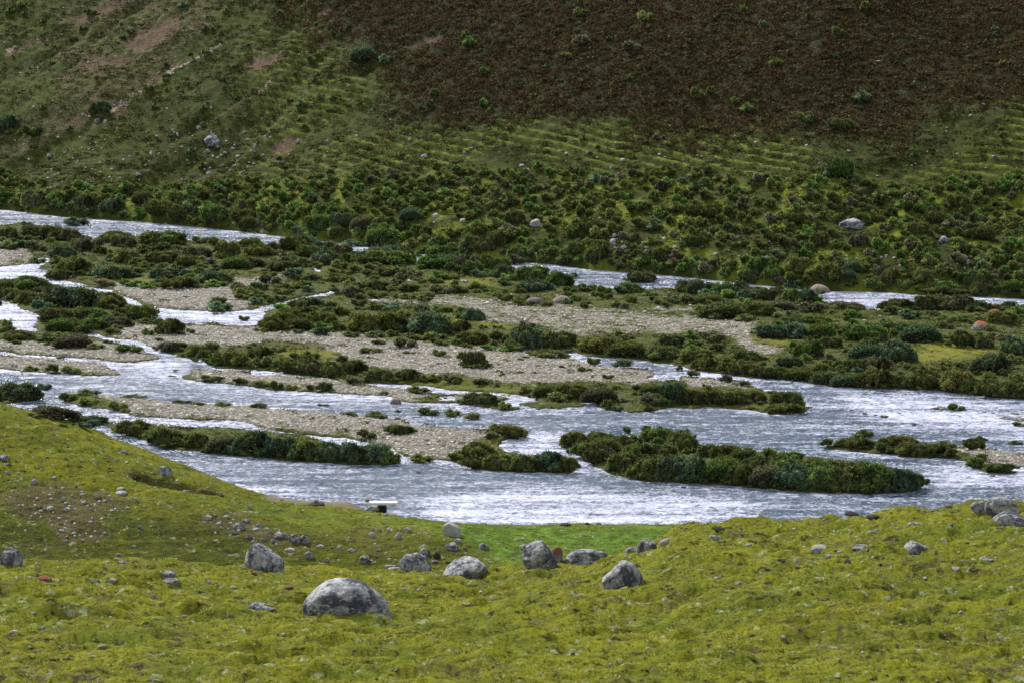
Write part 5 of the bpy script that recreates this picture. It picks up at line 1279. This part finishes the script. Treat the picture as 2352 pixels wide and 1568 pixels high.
# stones past counting: pebble bars, rubble on the slopes
def stone_geo(seed, base=ICO1):
    V = rock_verts(base[0], seed, 6, .10, .75)
    return [(V, base[1], 0)], np.random.default_rng(seed).random(len(V)) * .0 + .5
def mat_pebble():
    k = NT("pebble")
    c = k.ramp(k.attr('tint'), (0, (0.1037, 0.0952, 0.0830)), (.3, (0.2318, 0.2196, 0.1952)), (.55, (0.3538, 0.3355, 0.2928)), (.72, (0.3050, 0.2562, 0.2196)), (.85, (0.4880, 0.4636, 0.4148)), (1, (0.6832, 0.6588, 0.6100)))
    return k.done(c, k.bump(k.noise(14, 3, .6), .4, .03), .85)
PEB = mat_pebble()
fx_, fy_, r = scatter(190000, -.235, .235, 120, 235, 51)
fz = flat_sheet.height(fx_, fy_)
qx, qy = proj(fx_, fy_, np.zeros_like(fx_))
gv = samp(gravel_s, qx + 5 * noise(fx_, fy_, 5), qy)
ok = (fz > -.06) & (r.random(len(fx_)) < np.clip(gv * 1.25 - .2, .012, 1) * .9) & (fy_ < Db(fx_ / fy_))
P3 = np.stack([fx_, fy_, fz], -1)[ok]; n = len(P3)
sz = .043 * np.exp(r.normal(size=n) * .42)
merge("gravel", [stone_geo(600 + i) for i in range(7)], P3, np.stack([sz * 1.3, sz * 1.1, sz * .75], -1), r.uniform(0, 6.28, n), [PEB], np.zeros(n, int), .24, 52,
      label="river pebbles covering the bars between the channels")
# dark wet cobbles breaking the shallows
ok = (fz < .02) & (fz > -.24) & (r.random(len(fx_)) < .10) & (fy_ < Db(fx_ / fy_))
P3 = np.stack([fx_, fy_, np.zeros_like(fx_) - .02], -1)[ok]; n = len(P3); sz = .07 * np.exp(r.normal(size=n) * .4)
def mat_wet():
    k = NT("wet_cobble")
    return k.done(k.ramp(k.attr('tint'), (0, (.018, .017, .015)), (1, (.08, .075, .065))), None, .35)
merge("cobbles", [stone_geo(620 + i) for i in range(5)], P3, np.stack([sz * 1.5, sz, sz * .7], -1), r.uniform(0, 6.28, n), [mat_wet()], np.zeros(n, int), .2, 53, label="dark wet cobbles breaking the shallow water at the channel edges")
# rubble
q = []
for t in range(16000):
    x, y = R.uniform(-20, 2370), R.uniform(0, 700)
    if y < np.interp(x, [p[0] for p in FAR_TOP], [p[1] for p in FAR_TOP]) - 3 and R.random() < .012 + .55 * (samp(rubble, x, y) > .5) * (noise(x * .02, y * .04, 95) > -.05) * (.55 if x < 640 else 1) + .35 * (samp(track_s, x, y) > .2) - .01 * (samp(heath_s, x, y) > .5):
        q.append((x, y, R.uniform(3.0, 7)))
for t in range(5000):
    x, y = R.uniform(0, 2352), R.uniform(930, 1560)
    if R.random() < .05 + .5 * (samp(nsoil_shade_s, x, y) > .3) * (y < 1295):
        q.append((x, y, R.uniform(3.5, 10) if y > 1250 else R.uniform(3.5, 9)))
q += [(e[0], e[1], e[2]) for e in srest]
q = np.array(q)
P3 = place(q[:, 0], q[:, 1]); okr = P3[:, 2] > .12
P3, q = P3[okr], q[okr]
sz = q[:, 2] * depth_of(P3) / FPX * .5
n = len(P3)
merge("rubble", [stone_geo(640 + i, ICO2) for i in range(6)], P3, np.stack([sz * 1.15, sz, sz * R.uniform(.5, .9, n)], -1), R.uniform(0, 6.28, n), [ROCK['pale'], ROCK['grey']], (R.random(n) < .25).astype(int), .2, 54,
      label="small loose stones strewn over both slopes")

# ------------------------------------------------------------------ the little jetty at the river bank
def bevel_box(cx, cy, cz, sx, sy, sz, b=.01, rot=0.0, jit=0, r=None):
    import bmesh
    bm = bmesh.new()
    bmesh.ops.create_cube(bm, size=1)
    bmesh.ops.scale(bm, vec=(sx, sy, sz), verts=bm.verts)
    bmesh.ops.bevel(bm, geom=bm.edges[:], offset=b, segments=2, affect='EDGES')
    if rot:
        bmesh.ops.rotate(bm, cent=(0, 0, 0), matrix=Matrix.Rotation(rot, 3, 'Y'), verts=bm.verts)
    bmesh.ops.translate(bm, vec=(cx, cy, cz), verts=bm.verts)
    bmesh.ops.triangulate(bm, faces=bm.faces)
    V = np.array([v.co[:] for v in bm.verts]); F = np.array([[v.index for v in f.verts] for f in bm.faces])
    bm.free()
    return V, F, 0
def flat_mat(name, lo, hi, scale=18, rough=.8):
    k = NT(name)
    n = k.noise(scale, 4, .65, stretch=(.3, 1, 1))
    return k.done(k.ramp(n, (.3, lo), (.7, hi)), k.bump(n, .4, .01), rough)
M_WHITE = flat_mat("weathered_white", (.45, .45, .45), (.78, .78, .77)); M_WOOD = flat_mat("grey_timber", (.25, .22, .17), (.46, .42, .34)); M_TEAL = flat_mat("teal_paint", (.10, .20, .20), (.18, .30, .30)); M_BLACK = flat_mat("dark_stone", (.010, .010, .011), (.045, .043, .045), 30); M_EARTH = flat_mat("brown_board", (.16, .12, .08), (.30, .24, .17))
JD = 112.3
def jp(px, py):
    return (px - 1176) / FPX * (JD * CT - (zat(JD, py) - CAM_Z) * ST), zat(JD, py)
root = bpy.data.objects.new("jetty", None); COL.objects.link(root)
jx, jz = jp(877, 1175)
root.location = (jx, JD, jz)
root['label'] = "white plank jetty on a black stone pier with leaning boards at the bank"; root['category'] = "jetty"
def rel(px, py):
    x, z = jp(px, py)
    return x - jx, z - jz
def jpart(name, ch, m):
    o = link(name, mesh_np(name, ch, [m]), root)
    return o
x0, z0 = rel(837.5, 1151.5); x1, z1 = rel(912, 1157)
jpart("plank", [bevel_box((x0 + x1) / 2, 0, (z0 + z1) / 2, x1 - x0, .42, z0 - z1, .012)], M_WHITE)
tx0, tz = rel(869, 1157.4); tx1, _ = rel(885, 1157.4); bx0, bz = rel(858, 1186); bx1, _ = rel(890, 1186)
ch = []; rr = np.random.default_rng(3); nl = 9
for i in range(nl):                                    # courses of dark stone, wider towards the foot
    f = (i + .5) / nl
    a, b = tx0 + (bx0 - tx0) * f, tx1 + (bx1 - tx1) * f; hh = (tz - bz) / nl
    w = (b - a) / 3
    for j in range(3):
        ch.append(bevel_box(a + w * (j + .5) + rr.uniform(-.012, .012), rr.uniform(-.02, .02), tz - hh * (i + .5), w * .97 + rr.uniform(0, .02), .44, hh * .97, .012))
jpart("pier", ch, M_BLACK)
def brace(name, ax, ay, bx, by, th, y, m, dp=.07):
    xa, za = rel(ax, ay); xb, zb = rel(bx, by)
    ln = math.hypot(xb - xa, zb - za)
    jpart(name, [bevel_box((xa + xb) / 2, y, (za + zb) / 2, ln, dp, th, .008, -math.atan2(zb - za, xb - xa))], m)
brace("board", 836, 1175, 869, 1158.8, .075, -.27, M_WOOD, .16)
brace("painted_board", 830, 1174, 858, 1160.5, .05, -.20, M_TEAL, .10)
brace("board", 842, 1177, 870, 1162.5, .05, -.38, M_EARTH, .10)
brace("beam", 853, 1170.5, 871, 1166, .115, -.25, M_WOOD, .06)
sx, sz_ = jp(843, 1151)
me = rock_mesh(811, ICO3, 6, .08, .7, ROCK['tan'])
o = link("stone", me, None, label="reddish stone lying on the white plank's end", category="stone")
o.location = (sx, JD, sz_ + .06); o.scale = (.115, .12, .085)
sx, sz_ = jp(727, 1155)
p = place([727], [1158])[0]; m = depth_of(p[None])[0] / FPX
o = link("stone_slab", rock_mesh(812, ICO3, 12, .05, .9, ROCK['dark']), None, label="dark reddish flat slab on the dirt bank under a pale stone", category="stone")
o.location = (p[0], p[1], p[2] + .06); o.scale = (20 * m, .35, .05)
o = link("stone", PROTO['pale'][2], None, label="pale round stone resting on the dark slab", category="stone")
o.location = (p[0], p[1], p[2] + .19); o.scale = (9 * m, .16, .11)
